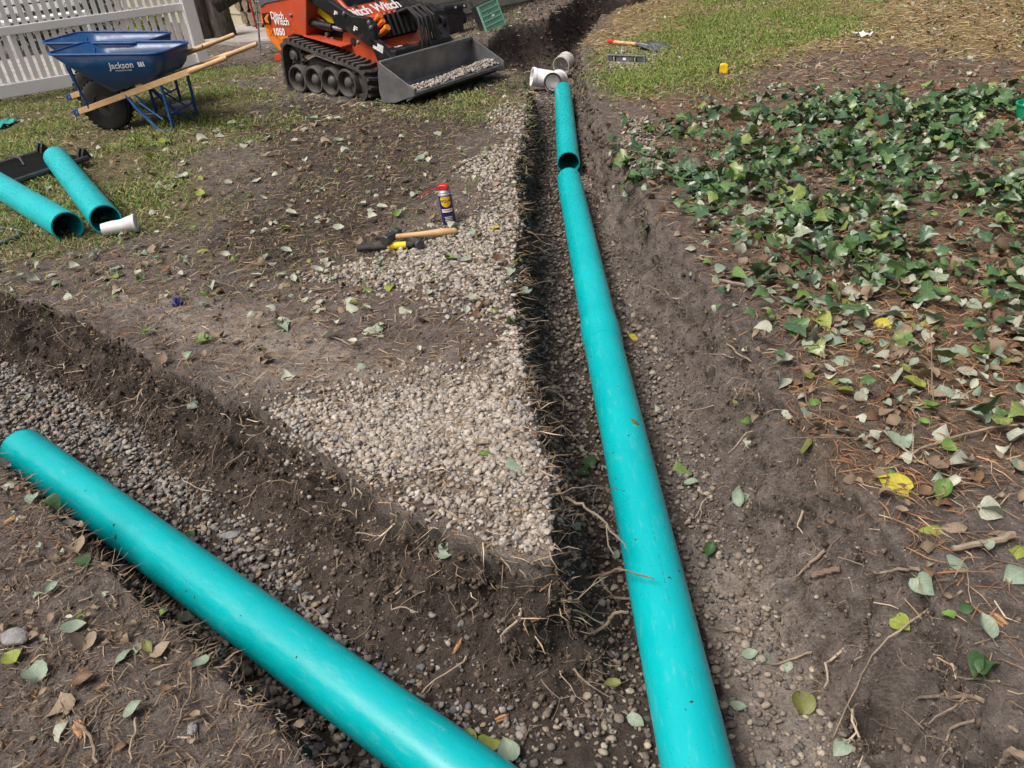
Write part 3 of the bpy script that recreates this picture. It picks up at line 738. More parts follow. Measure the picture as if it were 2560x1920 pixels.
# side lettering
def side_text(txt, X, Y, size, mat, bold=.02, y=-.4285, sx=1.0):
    tm = text_mesh(txt, size, .001, bold, align='LEFT'); b_ = lp(X, Y, y); xform(tm, lambda c: Vector((b_[0]+c.x*sx, y-c.z, b_[1]+c.y))); return link('lettering', tm, ld, mat)
side_text('Ditch', 248, 128, .085, M_WHITE); side_text('Witch', 275, 176, .085, M_WHITE)
side_text('SK', 232, 268, .062, M_ORANGE); side_text('1050', 272, 260, .083, M_WHITE, .03)
MB().prism(lpoly([(178, 110), (240, 103), (248, 196), (190, 200)], -.4275), -.4276, -.425).build('emblem_panel', M_BLACK, ld)
MB().prism(lpoly([(196, 150), (215, 118), (236, 112), (222, 150), (236, 190), (212, 182)], -.4286), -.4287, -.4276).build('emblem_mark', M_ORANGE, ld)
# lift arms
arm = [(430, -190), (600, -190), (720, 5), (905, 130), (1030, 145), (1085, 215), (1095, 350), (1062, 385), (930, 290), (765, 195), (735, 120), (575, 25)]
AP = lpoly(arm, -.40)
for s_ in (-1, 1):
    a_o = MB().prism(AP, s_*.40, s_*.345).build('lift_arm', M_BLACK, ld, bevel=.006)
    if s_ < 0:
        for X, Y, sz in ((768, 85, .05), (928, 212, .06)):
            q = lp(X, Y, -.401); tm = text_mesh('F', sz, .001, .03, shear=.3); xform(tm, lambda c: Vector((q[0]+c.x*1.6, -.4015-c.z, q[1]+c.y-.02-c.x*.6))); link('decal', tm, a_o, M_WHITE)
        for X, Y in ((1052, 182), (1068, 222), (965, 345), (445, 120), (850, 110)):
            q = lp(X, Y, -.40); MB().lathe([(.0005, .02), (.012, .018), (.018, .008), (.018, 0)], 12, M=Matrix.Rotation(R(90), 3, 'X'), o=(q[0], -.40 if X != 445 else -.438, q[1])).build('bolt', M_STEEL, a_o, smooth=True)
side_text('Ditch Witch', 905, 128, .001, M_WHITE) if False else None
# cylinder, yellow safety plate, wiring
c0, c1 = lp(545, 175, -.36), lp(765, 222, -.36); c2 = lp(845, 240, -.36)
MB().tube([(c0[0], -.37, c0[1]), (c1[0], -.37, c1[1])], .034, 16).build('lift_cylinder', M_BLACK, ld, smooth=True)
MB().tube([(c1[0], -.37, c1[1]), (c2[0], -.37, c2[1])], .018, 12).build('cylinder_rod', M_STEEL, ld, smooth=True)
MB().prism(lpoly([(610, 88), (640, 68), (765, 165), (765, 195), (720, 180)], -.3), -.30, -.285).build('yellow_label_plate', paint('label_yellow', (.85, .66, .01), .45, var=.05), ld)
MB().tube([(*lp(580, 60, -.3)[:1], -.31, lp(580, 60, -.3)[1]), (lp(600, 120, -.3)[0], -.33, lp(600, 120, -.3)[1]), (lp(700, 175, -.3)[0], -.32, lp(700, 175, -.3)[1])], .007, 8).build('hose', M_STEEL, ld, smooth=True)
for X, Y in ((725, 300), (780, 310), (735, 270)):
    q = lp(X, Y, -.3); MB().box((q[0], -.335, q[1]), (.035, .03, .03)).build('valve', M_STEEL, ld, bevel=.005)
# front: radiator guard, hoses, quick attach plate
q0, q1 = lp(1100, 120, -.2), lp(1170, 400, -.2)
MB().prism(lpoly([(1020, 165), (1110, 130), (1130, 330), (1090, 420), (1000, 320)], -.24), -.24, .24).build('front_guard', M_BLACK, ld, bevel=.01)
for k in range(7):
    q = lp(1120, 150, -.2); yy = -.18+.06*k
    MB().bar((q[0]+.03, yy, q[1]+.04), (q[0]+.09, yy, q[1]-.14), .012, .02).build('grille_bar', M_DKSTEEL, ld)
for X, Y, r_ in ((1105, 150, .024), (1130, 192, .018), (1165, 245, .026)):
    q = lp(X, Y, -.22); mb = MB(); mb.lathe([(.0005, .05), (r_, .05), (r_*1.2, .03), (r_, .0), (r_, -.04), (.0005, -.04)], 14, M=Matrix.Rotation(R(60), 3, 'Y'), o=(q[0]+.02, -.22, q[1])); mb.build('orange_coupler_cap', M_ORANGE, ld, smooth=True)
    MB().lathe([(.0005, -.08), (r_*.8, -.08), (r_*.8, -.04), (.0005, -.04)], 12, M=Matrix.Rotation(R(60), 3, 'Y'), o=(q[0]+.02, -.22, q[1])).build('hydraulic_coupler', M_STEEL, ld, smooth=True)
BK = .826
for k in range(6):
    yy = .02+.035*k; mb = MB(); xx = .66+.01*(k % 3)
    mb.tube([(xx-.16, yy*.5, .62), (xx-.02, yy, .66-.02*(k % 2)), (xx+.08, yy, .58), (xx+.10, yy, .40), (xx+.08, yy, .26)], .014, 8); mb.build('hydraulic_hose', M_RUBBER, ld, smooth=True)
MB().box((.72, -.20, .31), (.16, .30, .17)).build('attach_plate', M_BLACK, ld, bevel=.012)
MB().box((.72, .22, .31), (.16, .26, .17)).build('attach_plate', M_BLACK, ld, bevel=.012)
tm = text_mesh('L/1', .06, .001, .02); xform(tm, lambda c: Vector((.69-c.y, -.20+c.x, .397+c.z))); link('stencil', tm, ld, M_WHITE)
tm = text_mesh('L/1', .06, .001, .02); xform(tm, lambda c: Vector((.69-c.y, .22+c.x, .397+c.z))); link('stencil', tm, ld, M_WHITE)
MB().prism([(.56, .50), (.66, .46), (.80, .335), (.775, .14), (.70, .12), (.62, .30)], .34, .40).build('arm_end_plate', M_BLACK, ld, bevel=.006)
MB().prism([(.56, .50), (.66, .46), (.80, .335), (.775, .14), (.70, .12), (.62, .30)], -.40, -.34).build('arm_end_plate', M_BLACK, ld, bevel=.006)
# flag decal on the near arm end
fp = lpoly([(1085, 335), (1165, 380), (1160, 440), (1080, 392)], -.4055)
for k in range(7):
    a0_, a1_ = k/7, (k+.55)/7
    def L2(p, q_, t_): return (p[0]+(q_[0]-p[0])*t_, p[1]+(q_[1]-p[1])*t_)
    l0_, l1_ = L2(fp[0], fp[3], a0_), L2(fp[0], fp[3], a1_); r0_, r1_ = L2(fp[1], fp[2], a0_), L2(fp[1], fp[2], a1_)
    if k < 4: l0_, l1_ = L2(l0_, r0_, .4), L2(l1_, r1_, .4)
    MB().prism([l0_, r0_, r1_, l1_], -.4055, -.402).build('flag_stripe', M_WHITE, ld)
# bucket
rt, lip, heel = (.826, .346), (1.175, .125), (.806, .035)
M_BKT = paint('bucket_steel', (.22, .225, .235), .42, metal=.6, var=.3, scale=6, dirt=(.12, .10, .085), dirt_amt=.6, bump=.05)
bk = MB(); th_ = .012
prof = [rt, (.80, .25), (.785, .12), heel, (.95, .055), lip, (lip[0]-.01, lip[1]+.012), (.95, .070), (.82, .052), (.80, .13), (.815, .25), (rt[0]+.012, rt[1])]
b_o = bk.prism(prof, -.57, .57).build('bucket', M_BKT, ld)
for s_ in (-1, 1):
    MB().prism([rt, (lip[0]+.01, lip[1]+.035), (lip[0]+.005, lip[1]-.012), (.96, .045), (heel[0]-.01, heel[1]-.008), (.778, .12), (.795, .25)], s_*.5705, s_*.582).build('side_plate', M_BKT, b_o, bevel=.002)
MB().prism([(rt[0]-.012, rt[1]-.018), (rt[0]+.022, rt[1]-.02), (rt[0]+.022, rt[1]+.006), (rt[0]-.012, rt[1]+.008)], -.575, .575).build('top_bar', M_BKT, b_o, bevel=.003)
MB().prism([(lip[0]-.10, lip[1]-.052), (lip[0]+.012, lip[1]-.002), (lip[0]+.010, lip[1]-.014), (lip[0]-.10, lip[1]-.068)], -.576, .576).build('cutting_edge', M_STEEL, b_o)

# ------------------------------------------------------------------ wheelbarrows
M_BLUE = paint('blue_enamel', (.006, .055, .165), .38, var=.12, scale=6, dirt=(.16, .15, .13), dirt_amt=.35, coat=.1)
M_BLUE2 = paint('blue_tube_paint', (.012, .08, .26), .42, dirt=(.16, .15, .13), dirt_amt=.3)
def wheelbarrow(loc, yaw, label, lettered):
    t = thing('wheelbarrow', label, 'wheelbarrow', loc, yaw, 'blue wheelbarrows')
    RYw = Matrix.Rotation(R(90), 3, 'X')
    wl = MB().lathe([(.085, -.045), (.125, -.052), (.165, -.058), (.190, -.045), (.200, -.02), (.200, .02), (.190, .045), (.165, .058), (.125, .052), (.085, .045)], 40, M=RYw, o=(0, 0, .2), closed=True).build('wheel', M_RUBBER, t, smooth=True)
    MB().lathe([(.02, -.03), (.088, -.034), (.088, .034), (.02, .03)], 24, M=RYw, o=(0, 0, .2), closed=True).build('rim', M_DKSTEEL, wl, smooth=True)
    MB().tube([(0, -.11, .2), (0, .11, .2)], .010, 10).build('axle', M_STEEL, wl, smooth=True)
    kn = MB()
    for k in range(30):
        a_ = 2*math.pi*k/30
        for yy in (-.03, 0, .03): kn.box((.201*math.cos(a_+yy*3), yy, .2+.201*math.sin(a_+yy*3)), (.006, .024, .022), Matrix.Rotation(-a_, 3, 'Y'))
    tag(kn.build('tread', M_RUBBER, wl), kind='stuff')
    for s_ in (-1, 1):
        h0 = Vector((.235, s_*.075, .165)); h1 = Vector((-.95, s_*.265, .455)); h2 = Vector((-1.06, s_*.282, .482)); h3 = Vector((-1.27, s_*.29, .535))
        hh = MB().bar(h0, h1, .038, .045).build('handle', M_WOOD, t, bevel=.004)
        m_ = MB(); m_.tube([h1-(h2-h1).normalized()*.02, h1.lerp(h2, .5), h2, h2.lerp(h3, .4), h3-(h3-h2).normalized()*.012, h3], [.024, .023, .0175, .019, .019, .014], 14); m_.build('grip', M_WOOD, hh, smooth=True)
        MB().box(h0+Vector((-.02, s_*.002, .005)), (.075, .045, .052), Matrix.Rotation(R(14), 3, 'Y')).build('front_bracket', M_BLUE2, t, bevel=.003)
        MB().lathe([(.0005, .006), (.010, .005), (.011, 0)], 10, M=Matrix.Rotation(R(-90*s_), 3, 'X'), o=h0+Vector((-.02, s_*.025, .005))).build('bolt', M_STEEL, t, smooth=True)
        # tray braces in front of the wheel
        MB().tube([(.09, s_*.11, .20), (.10, s_*.15, .40), (.07, s_*.20, .60)], .009, 8).build('tray_brace', M_BLUE2, t, smooth=True)
        # leg loop
        lg = [(-.30, s_*.17, .295), (-.36, s_*.19, .20), (-.50, s_*.21, .03), (-.54, s_*.21, .012), (-.61, s_*.21, .012), (-.635, s_*.21, .035), (-.64, s_*.215, .20), (-.645, s_*.22, .385)]
        MB().tube(lg, .0125, 10).build('leg', M_BLUE2, t, smooth=True)
        MB().tube([(-.57, s_*.21, .10), (-.40, s_*.19, .24)], .008, 8).build('leg_brace', M_BLUE2, t, smooth=True)
    MB().tube([(-.62, -.212, .13), (-.62, .212, .13)], .008, 8).build('cross_brace', M_BLUE2, t, smooth=True)
    MB().tube([(.255, -.105, .17), (.27, -.06, .165), (.27, .06, .165), (.255, .105, .17)], .012, 8).build('front_guard', M_STEEL, t, smooth=True)
    MB().box((-.26, 0, .30), (.04, .28, .035)).build('cross_wedge', M_WOOD, t); MB().box((-.45, 0, .36), (.06, .40, .03)).build('cross_wedge', M_WOOD, t)
    # tray: rounded rectangle rings, wide flared front
    def ring(xf, xr, zf, zr, yf, yr, rad, n=8):
        pts = []
        cs = [(xf, yf, 1, 1), (xr, yr, -1, 1), (xr, yr, -1, -1), (xf, yf, 1, -1)]
        order = [(xf-rad, yf-rad, 0), (xr+rad, yr-rad, 90), (xr+rad, -(yr-rad), 180), (xf-rad, -(yf-rad), 270)]
        for cx, cy, a0_ in order:
            for i in range(n+1):
                a_ = R(a0_+90*i/n) if True else 0
                px_, py_ = cx+rad*math.cos(a_), cy+rad*math.sin(a_)
                f_ = (px_-xr)/(xf-xr); pts.append(Vector((px_, py_, zr+(zf-zr)*f_)))
        return pts
    # order starts at +x,+y corner going round
    rings = [ring(-.20, -.62, .318, .405, .17, .20, .06), ring(-.175, -.645, .325, .415, .19, .22, .07), ring(-.06, -.69, .43, .462, .24, .255, .09), ring(.07, -.72, .535, .52, .27, .265, .10), ring(.19, -.74, .64, .59, .295, .28, .12)]
    n = len(rings[0]); v = [p for r_ in rings for p in r_]; f = []
    for i in range(len(rings)-1):
        for k in range(n): f.append((i*n+k, i*n+(k+1) % n, (i+1)*n+(k+1) % n, (i+1)*n+k))
    f.append(tuple(range(n-1, -1, -1)))
    mb = MB(); mb.add(v, f); me = mb.mesh('tray', M_BLUE, True); tr = link('tray', me, t)
    so = tr.modifiers.new('solid', 'SOLIDIFY'); so.thickness = .003; so.offset = -1
    rm = rings[-1]; MB().tube(rm+[rm[0]], .0085, 8, cap=False).build('rolled_rim', M_BLUE2, tr, smooth=True)
    if lettered:
        # print on the flank towards +y
        bpy.context.view_layer.update()
        def on_side(c, u0, w0):            # reading direction runs backwards along the flank
            ok, q, n_, _ = tr.ray_cast(Vector((u0-c.x, 1, w0+c.y)), Vector((0, -1, 0)))
            return (q if ok else Vector((u0-c.x, .3, w0+c.y)))+Vector((0, .004+c.z, 0))
        for txt, sz, u0, w0, bd in (('Jackson', .066, -.40, .525, .015), ('PROFESSIONAL TOOLS', .013, -.405, .488, .0)):
            tm = text_mesh(txt, sz, .0006, bd, shear=.2 if sz > .05 else 0); xform(tm, lambda c: on_side(c, u0, w0)); link('lettering', tm, tr, M_WHITE)
        lm = MB()
        for k, (xx, ww, hh_) in enumerate(((-.548, .015, .036), (-.567, .015, .036), (-.586, .010, .036))):
            lm.add([on_side(Vector((-xx-.40-ww/2+0, -hh_/2, .001)), -.40, .525), on_side(Vector((-xx-.40+ww/2, -hh_/2, .001)), -.40, .525), on_side(Vector((-xx-.40+ww/2, hh_/2, .001)), -.40, .525), on_side(Vector((-xx-.40-ww/2, hh_/2, .001)), -.40, .525)], [(0, 1, 2, 3)])
        lm.build('logo_mark', M_WHITE, tr)
    return t
wz = drop(-3.09, 6.7)[0].z
wheelbarrow((-3.09, 6.70, wz), R(171), 'blue wheelbarrow with white lettering on its flank and wooden handles', True)
wheelbarrow((-3.42, 7.33, drop(-3.4, 7.3)[0].z), R(169), 'blue wheelbarrow half hidden behind the lettered one, next to the fence', False)
# ------------------------------------------------------------------ loose things on the ground
def gz(px, py): return hit(px, py)[0]
def r5(X, Y): return ((640+X/2.765)/SC, (380+Y/2.765)/SC)
def r3(X, Y): return ((1000+X/3.16)/SC, (Y/3.16)/SC)
# spray can
cb = gz(972, 484); face = math.atan2(-cb.y, -cb.x)
can = thing('spray_can', 'dark blue spray can with yellow round label and red nozzle on the dirt', 'can', cb+Vector((0, 0, -.004)), face, rot=(R(3), R(-2), face))
M_NAVY = paint('navy_can', (.012, .012, .11), .3, var=.06, coat=.3)
M_CANGREY = paint('can_grey', (.33, .34, .36), .4, metal=.4)
cr_ = .0335
MB().lathe([(.0005, 0), (cr_-.003, 0), (cr_, .004), (cr_, .158), (cr_-.001, .160)], 40).build('can_body', M_NAVY, can, smooth=True)
MB().lathe([(cr_+.0006, .157), (cr_+.0006, .163), (cr_-.003, .166), (cr_-.004, .172), (cr_-.010, .180), (cr_-.012, .181), (.0005, .181)], 40).build('collar', M_CANGREY, can, smooth=True)
mb = MB(); mb.prism([(-.024, .180), (.026, .182), (.028, .196), (.018, .207), (-.014, .209), (-.028, .200)], -.017, .017); mb.build('nozzle', M_RED, can, bevel=.006, seg=3, rot=(0, 0, R(70)))
side_ = Vector((math.sin(R(0)), -1, 0))
MB().tube([(.0, .0, .196), (.01, -.06, .192), (.02, -.125, .170)], .0022, 8).build('straw', M_RED, can, smooth=True)
def on_can(u, z, r_): a_ = u/cr_; return Vector((r_*math.cos(a_), r_*math.sin(a_), z))
def patch(name, outline, r_, mat, nu=14, nz=14):
    """label patch bent round the can: outline(t) -> half width at height fraction"""
    mb = MB(); v = []; f = []
    for j in range(nz+1):
        z, hw = outline(j/nz)
        for i in range(nu+1): v.append(on_can(-hw+2*hw*i/nu, z, r_))
    for j in range(nz):
        for i in range(nu): f.append((j*(nu+1)+i, j*(nu+1)+i+1, (j+1)*(nu+1)+i+1, (j+1)*(nu+1)+i))
    mb.add(v, f); return mb.build(name, mat, can, smooth=True)
patch('yellow_label', lambda t_: (.102+.052*t_, .0275*math.sqrt(max(.02, 1-(2*max(0, .5-t_))**2)) if t_ < .5 else .0275*(1-.25*max(0, t_-.8)/.2)), cr_+.0005, M_YEL)
patch('white_band', lambda t_: (.076+.016*t_, .030), cr_+.0005, M_WHITE, nz=2)
patch('red_band', lambda t_: (.083+.004*t_, .029), cr_+.0009, M_RED, nz=2)
for k in range(4): patch('small_print', lambda t_: (.050-k*.008+.0028*t_, .020-.002*(k % 2)), cr_+.0005, M_WHITE, nz=1)
tm = text_mesh('WD-40', .0215, .0002, .008, spacing=1.0)
xform(tm, lambda c: on_can(c.x, .132+c.y, cr_+.0011+c.z)); link('lettering', tm, can, M_NAVY)

# hammers
def along(p, q): d = (q-p); return math.atan2(d.y, d.x)
ha, hb_ = gz(*r5(705, 712)), gz(*r5(1130, 668)); zt = .02+max(ha.z, hb_.z)
t = thing('club_hammer', 'club hammer with yellow and black handle lying on spilled gravel', 'hammer', Vector((ha.x, ha.y, zt)), along(ha, hb_))
L = (hb_-ha).length
MB().tube([(0, 0, 0), (.004, 0, 0), (.02, 0, 0), (.10, 0, 0), (L*.48, 0, 0), (L*.5, 0, 0)], [.012, .017, .018, .0155, .0165, .016], 14).build('grip', M_RUBBER, t, smooth=True)
MB().tube([(L*.5, 0, 0), (L*.52, 0, .001), (L*.66, 0, .002), (L*.80, 0, .003)], [.0155, .0165, .0175, .0165], 14).build('yellow_shaft', M_YEL, t, smooth=True)
MB().tube([(L*.80, 0, .003), (L*.92, 0, .004)], [.0165, .018], 12).build('neck', M_RUBBER, t, smooth=True)
Mh = fitting_mat((.45, -.85, .12))
MB().lathe([(.0005, -.055), (.019, -.055), (.022, -.050), (.022, -.035), (.017, -.028), (.019, .0), (.017, .028), (.022, .035), (.022, .050), (.019, .055), (.0005, .055)], 20, M=Mh, o=(L*.97, 0, .012)).build('head', M_DKSTEEL, t, smooth=True)
ha, hb_ = gz(*r5(1390, 575)), gz(*r5(935, 655)); zt = .022+max(ha.z, hb_.z)
t = thing('sledge_hammer', 'short sledge hammer with plain wooden handle behind the club hammer', 'hammer', Vector((ha.x, ha.y, zt)), along(ha, hb_)); L = (hb_-ha).length
MB().tube([(0, 0, 0), (.01, 0, 0), (.08, 0, .002), (.16, 0, .003), (.28, 0, .006), (L, 0, .008)], [.012, .017, .0185, .0145, .0135, .0135], 14).build('handle', M_WOOD, t, smooth=True)
Mh = fitting_mat((.55, .8, .0))
MB().lathe([(.0005, -.06), (.024, -.06), (.029, -.054), (.029, -.03), (.024, -.02), (.024, .02), (.029, .03), (.029, .054), (.024, .06), (.0005, .06)], 8, M=Mh, o=(L-.01, 0, .010)).build('head', M_DKSTEEL, t, bevel=.002)

# white cup at the pipe mouth
c0, c1 = gz(232, 500), gz(300, 492); d_ = Vector((c1.x-c0.x, c1.y-c0.y, 0)); Lc = .165
t = thing('paper_cup', 'crumpled white paper cup lying by the mouth of the scuffed green pipe', 'cup', Vector((c0.x+.015, c0.y-.075, c0.z+.036)), math.atan2(d_.y, d_.x))
mb = MB(); n = 28; v = []
for i in range(9):
    x = Lc*i/8; r_ = .033+.012*i/8
    for k in range(n):
        a_ = 2*math.pi*k/n; dent = .007*math.exp(-((x-.10)/.025)**2)*max(0, math.sin(a_))**2
        v.append((x, (r_-dent)*math.cos(a_), (r_-dent)*math.sin(a_)+.008*i/8))
f = [(i*n+k, i*n+(k+1) % n, (i+1)*n+(k+1) % n, (i+1)*n+k) for i in range(8) for k in range(n)]+[tuple(range(n))]
M_CUP = paint('white_card', (.72, .72, .70), .55, var=.06, dirt=(.4, .36, .3), dirt_amt=.35)
mb.add(v, f).build('cup_body', M_CUP, t, smooth=True)
MB().lathe([(.0465, Lc-.004), (.049, Lc), (.049, Lc+.008), (.044, Lc+.012), (.041, Lc+.006), (.0005, Lc+.005)], 28, M=Matrix.Rotation(R(90), 3, 'Y'), o=(0, 0, .008)).build('lid', M_CUP, t, smooth=True)

# black mesh ramp behind the loose pipes
q0, q1, q2 = at(88, 328, .05), at(190, 341, .05), at(0, 392, .05)
wv = (q1-q0); Wd = wv.length; wv.normalize(); lv = (q2-q1); lv -= wv*lv.dot(wv); Lr = 1.5; lv.normalize()
t = thing('loading_ramp', 'black metal mesh ramp with hooks lying on the grass behind the loose pipes', 'ramp', q1, math.atan2(lv.y, lv.x))
side_s = 1 if Vector((-lv.y, lv.x, 0)).dot(-wv) > 0 else -1
for yy in (0, side_s*Wd): MB().tube([(0, yy, 0), (Lr*.55, yy, 0), (Lr, yy, -.005)], .02, 8).build('side_rail', M_DKSTEEL, t, smooth=True)
for xx in (.02, .5, 1.0, Lr-.02): MB().bar((xx, 0, -.008), (xx, side_s*Wd, -.008), .03, .02).build('cross_bar', M_BLACK, t)
mm_ = MB()
for k in range(60): mm_.bar((k*Lr/60, 0, .004), (k*Lr/60, side_s*Wd, .004), .007, .004)
for k in range(22): mm_.bar((0, side_s*Wd*k/22, .009), (Lr, side_s*Wd*k/22, .009), .006, .004)
tag(mm_.build('mesh_panel', M_BLACK, t), kind='stuff')
for yy in (.015, .065, Wd-.06, Wd-.01):
    MB().prism([(-.035, -.01), (.045, -.01), (.02, .045), (.0, .075), (-.022, .035)], side_s*yy-.012, side_s*yy+.012).build('hook', M_BLACK, t, bevel=.004)
MB().tube([(.30, side_s*.28, .015), (.27, side_s*.36, .05), (.27, side_s*.52, .05)], .008, 8).build('lock_pin', M_DKSTEEL, t, smooth=True)
# hose at the left edge
hs = [(-70, 508), (-20, 500), (20, 499), (40, 505), (38, 518), (10, 528), (-40, 538), (-90, 560)]
pts = [gz(*p)+Vector((0, 0, .014)) for p in hs]
def smooth_path(P, k=6):
    P = [Vector(p) for p in P]; o = []
    for i in range(len(P)-1):
        a_, b_, c_, d2 = P[max(i-1, 0)], P[i], P[i+1], P[min(i+2, len(P)-1)]
        for j in range(k):
            t_ = j/k; o.append(.5*((2*b_)+(c_-a_)*t_+(2*a_-5*b_+4*c_-d2)*t_*t_+(3*b_-3*c_+d2-a_)*t_**3))
    return o+[P[-1]]
tag(MB().tube(smooth_path(pts), .013, 10).build('hose', paint('grey_rubber', (.06, .065, .072), .5, dirt=(.2, .18, .15)), smooth=True), 'dark grey rubber hose loop on the grass beside the loose pipes', 'hose')
# paver by the wheelbarrow
pv = gz(387, 246); t = thing('paver_block', 'rough grey concrete block on the grass behind the wheelbarrow legs', 'block', pv, R(12))
MB().box((0, 0, .035), (.24, .12, .09), Matrix.Rotation(R(-6), 3, 'Y')).build('block', M_CONC, t, bevel=.012)
MB().box((.0, .0, .081), (.20, .085, .004), Matrix.Rotation(R(-6), 3, 'Y')).build('worn_top', M_CONC, t, bevel=.001)
# blue plastic scrap, teal lid, green lid, litter
def crumple(name, label, cat, p, size, mat, h=.02, seed=0):
    rr_ = random.Random(seed); mb = MB(); n = 7; v = []; f = []
    for i in range(n):
        for j in range(n): v.append(((i/(n-1)-.5)*size[0]*(1-.3*rr_.random()), (j/(n-1)-.5)*size[1]*(1-.3*rr_.random()), rr_.uniform(0, h)))
    for i in range(n-1):
        for j in range(n-1): f.append((i*n+j, (i+1)*n+j, (i+1)*n+j+1, i*n+j+1))
    o = link(name, mb.add(v, f).mesh(name, mat, True), None, loc=p+Vector((0, 0, .004)), rot=(0, 0, rr_.uniform(0, 3)))
    so = o.modifiers.new('solid', 'SOLIDIFY'); so.thickness = .0015
    return tag(o, label, cat)
crumple('plastic_scrap', 'crumpled dark blue plastic scrap on the dirt bank', 'scrap', gz(385, 661), (.05, .05), paint('blue_scrap', (.02, .02, .12), .35), .03, 3)
crumple('paper_scrap', 'white scrap of paper on the sunlit leaf litter', 'paper', gz(1862, 80), (.20, .12), M_CUP, .05, 5)
crumple('plastic_bag', 'teal plastic sheet corner under the picket fence', 'bag', gz(10, 272), (.35, .16), paint('teal_sheet', (.02, .35, .30), .45), .04, 8)
gl = gz(2222, 262); t = thing('plastic_tub', 'bright green plastic tub half out of frame among the ivy', 'tub', gl, .4)
MB().lathe([(.0005, .0), (.07, 0), (.085, .10), (.092, .10), (.092, .108), (.082, .108), (.068, .008), (.0005, .008)], 28).build('tub', paint('green_plastic', (.01, .30, .14), .4), t, smooth=True)
MB().tube([(.088, 0, .10), (.06, 0, .16), (0, 0, .18), (-.06, 0, .16), (-.088, 0, .10)], .004, 8).build('bail_handle', M_WHITE, t, smooth=True)
# tape measure
tp = gz(1562, 158); t = thing('tape_measure', 'yellow tape measure lying on the grass right of the trench', 'tape measure', tp, R(-20))
MB().prism([(-.042, 0), (.042, 0), (.042, .03), (.036, .062), (.012, .078), (-.024, .074), (-.042, .05)], -.024, .024).build('case', M_YEL, t, bevel=.007, seg=3)
MB().box((.046, 0, .006), (.012, .028, .012)).build('tape_tip', M_STEEL, t, bevel=.001)
MB().prism([(-.0455, .0), (-.030, -.001), (-.030, .072), (-.0455, .052)], -.0265, .0265).build('rubber_corner', M_RUBBER, t, bevel=.004)
# level
la, lb_ = gz(*r3(1640, 490)), gz(*r3(1940, 508)); t = thing('spirit_level', 'dark grey spirit level standing on edge by the far right rim', 'level', la, along(la, lb_)); L = (lb_-la).length; HH = .068
M_LEVEL = paint('level_grey', (.10, .105, .12), .4, metal=.2, dirt=(.25, .22, .18), dirt_amt=.5); M_RAIL = paint('level_rail', (.30, .31, .33), .35, metal=.6)
MB().box((L/2, 0, HH/2), (L, .012, HH-.012)).build('web', M_LEVEL, t)
for z in (.004, HH-.004): MB().box((L/2, 0, z), (L, .026, .010)).build('rail', M_RAIL, t, bevel=.002)
for x in (.008, L-.008): MB().box((x, 0, HH/2), (.02, .028, HH+.003)).build('end_cap', M_RAIL, t, bevel=.003)
for x in (.19*L, .74*L):
    MB().box((x, -.003, HH/2), (.036, .016, .040)).build('vial_window', M_BLACK, t, bevel=.003)
    MB().tube([(x, -.012, HH/2-.016), (x, -.012, HH/2+.016)], .006, 10).build('vial', paint('vial_green', (.45, .55, .12), .2), t, smooth=True)
MB().box((.46*L, -.0075, HH/2), (.03, .003, .02)).build('label', M_WHITE, t)
# square spade by the level
sa, sb_ = gz(*r3(1645, 350)), gz(*r3(1900, 385)); t = thing('spade', 'square steel spade with red tipped wooden handle lying on the grass', 'spade', Vector((sa.x, sa.y, sa.z+.03)), along(sa, sb_)); L = (sb_-sa).length
MB().tube([(0, 0, 0), (.015, 0, 0), (.10, 0, 0)], [.014, .02, .0185], 12).build('red_grip', M_RED, t, smooth=True)
MB().tube([(.10, 0, 0), (L*.6, 0, .004), (L+.02, 0, .01)], [.0175, .0165, .017], 12).build('handle', M_WOOD, t, smooth=True)
mb = MB(); v = []; f = []
for i in range(7):
    for j in range(9):
        x = L+.02+.30*i/6; y = (-.115+.23*j/8)*(1 if i else .72); v.append((x, y, .010+.030*(abs(y)/.115)**2*(1-.4*i/6)-.030*i/6))
for i in range(6):
    for j in range(8): f.append((i*9+j, (i+1)*9+j, (i+1)*9+j+1, i*9+j+1))
o = link('blade', mb.add(v, f).mesh('blade', M_STEEL, True), t); o.modifiers.new('solid', 'SOLIDIFY').thickness = .003
MB().tube([(L-.06, 0, .008), (L+.03, 0, .012), (L+.10, 0, .012)], [.019, .020, .004], 12).build('socket', M_STEEL, t, smooth=True)

# ------------------------------------------------------------------ by the house wall
M_BLKP = paint('black_plastic', (.014, .016, .022), .42, dirt=(.14, .12, .10), dirt_amt=.3)
HY = math.atan2(hu.y, hu.x)
bp = gz(*r2(1740, 285)); t = thing('catch_basin', 'black plastic catch basin with side outlets standing by the house wall', 'drain box', bp+hv*.13+hu*.10, HY-R(14)); t.scale = (.80,)*3
bb = MB(); bb.add([(-.125, -.125, 0), (.125, -.125, 0), (.125, .125, 0), (-.125, .125, 0), (-.15, -.15, .34), (.15, -.15, .34), (.15, .15, .34), (-.15, .15, .34)], [(0, 3, 2, 1), (0, 1, 5, 4), (1, 2, 6, 5), (2, 3, 7, 6), (3, 0, 4, 7)]); bb.build('box', M_BLKP, t, bevel=.01)
MB().box((0, 0, .365), (.40, .36, .06)).build('top_flange', M_BLKP, t, bevel=.012)
MB().box((0, 0, .398), (.33, .30, .012)).build('cover', M_BLKP, t, bevel=.004)
for s_ in (-1, 1):
    MB().lathe([(.085, 0), (.085, .09), (.074, .09), (.070, .02), (.0005, .02)], 24, M=Matrix.Rotation(R(90*s_), 3, 'Y'), o=(s_*.12, -.02, .19)).build('side_outlet', M_BLKP, t, smooth=True)
for x in (.0, .15): MB().box((x, -.1815, .372), (.032, .003, .028)).build('sticker', M_WHITE, t)
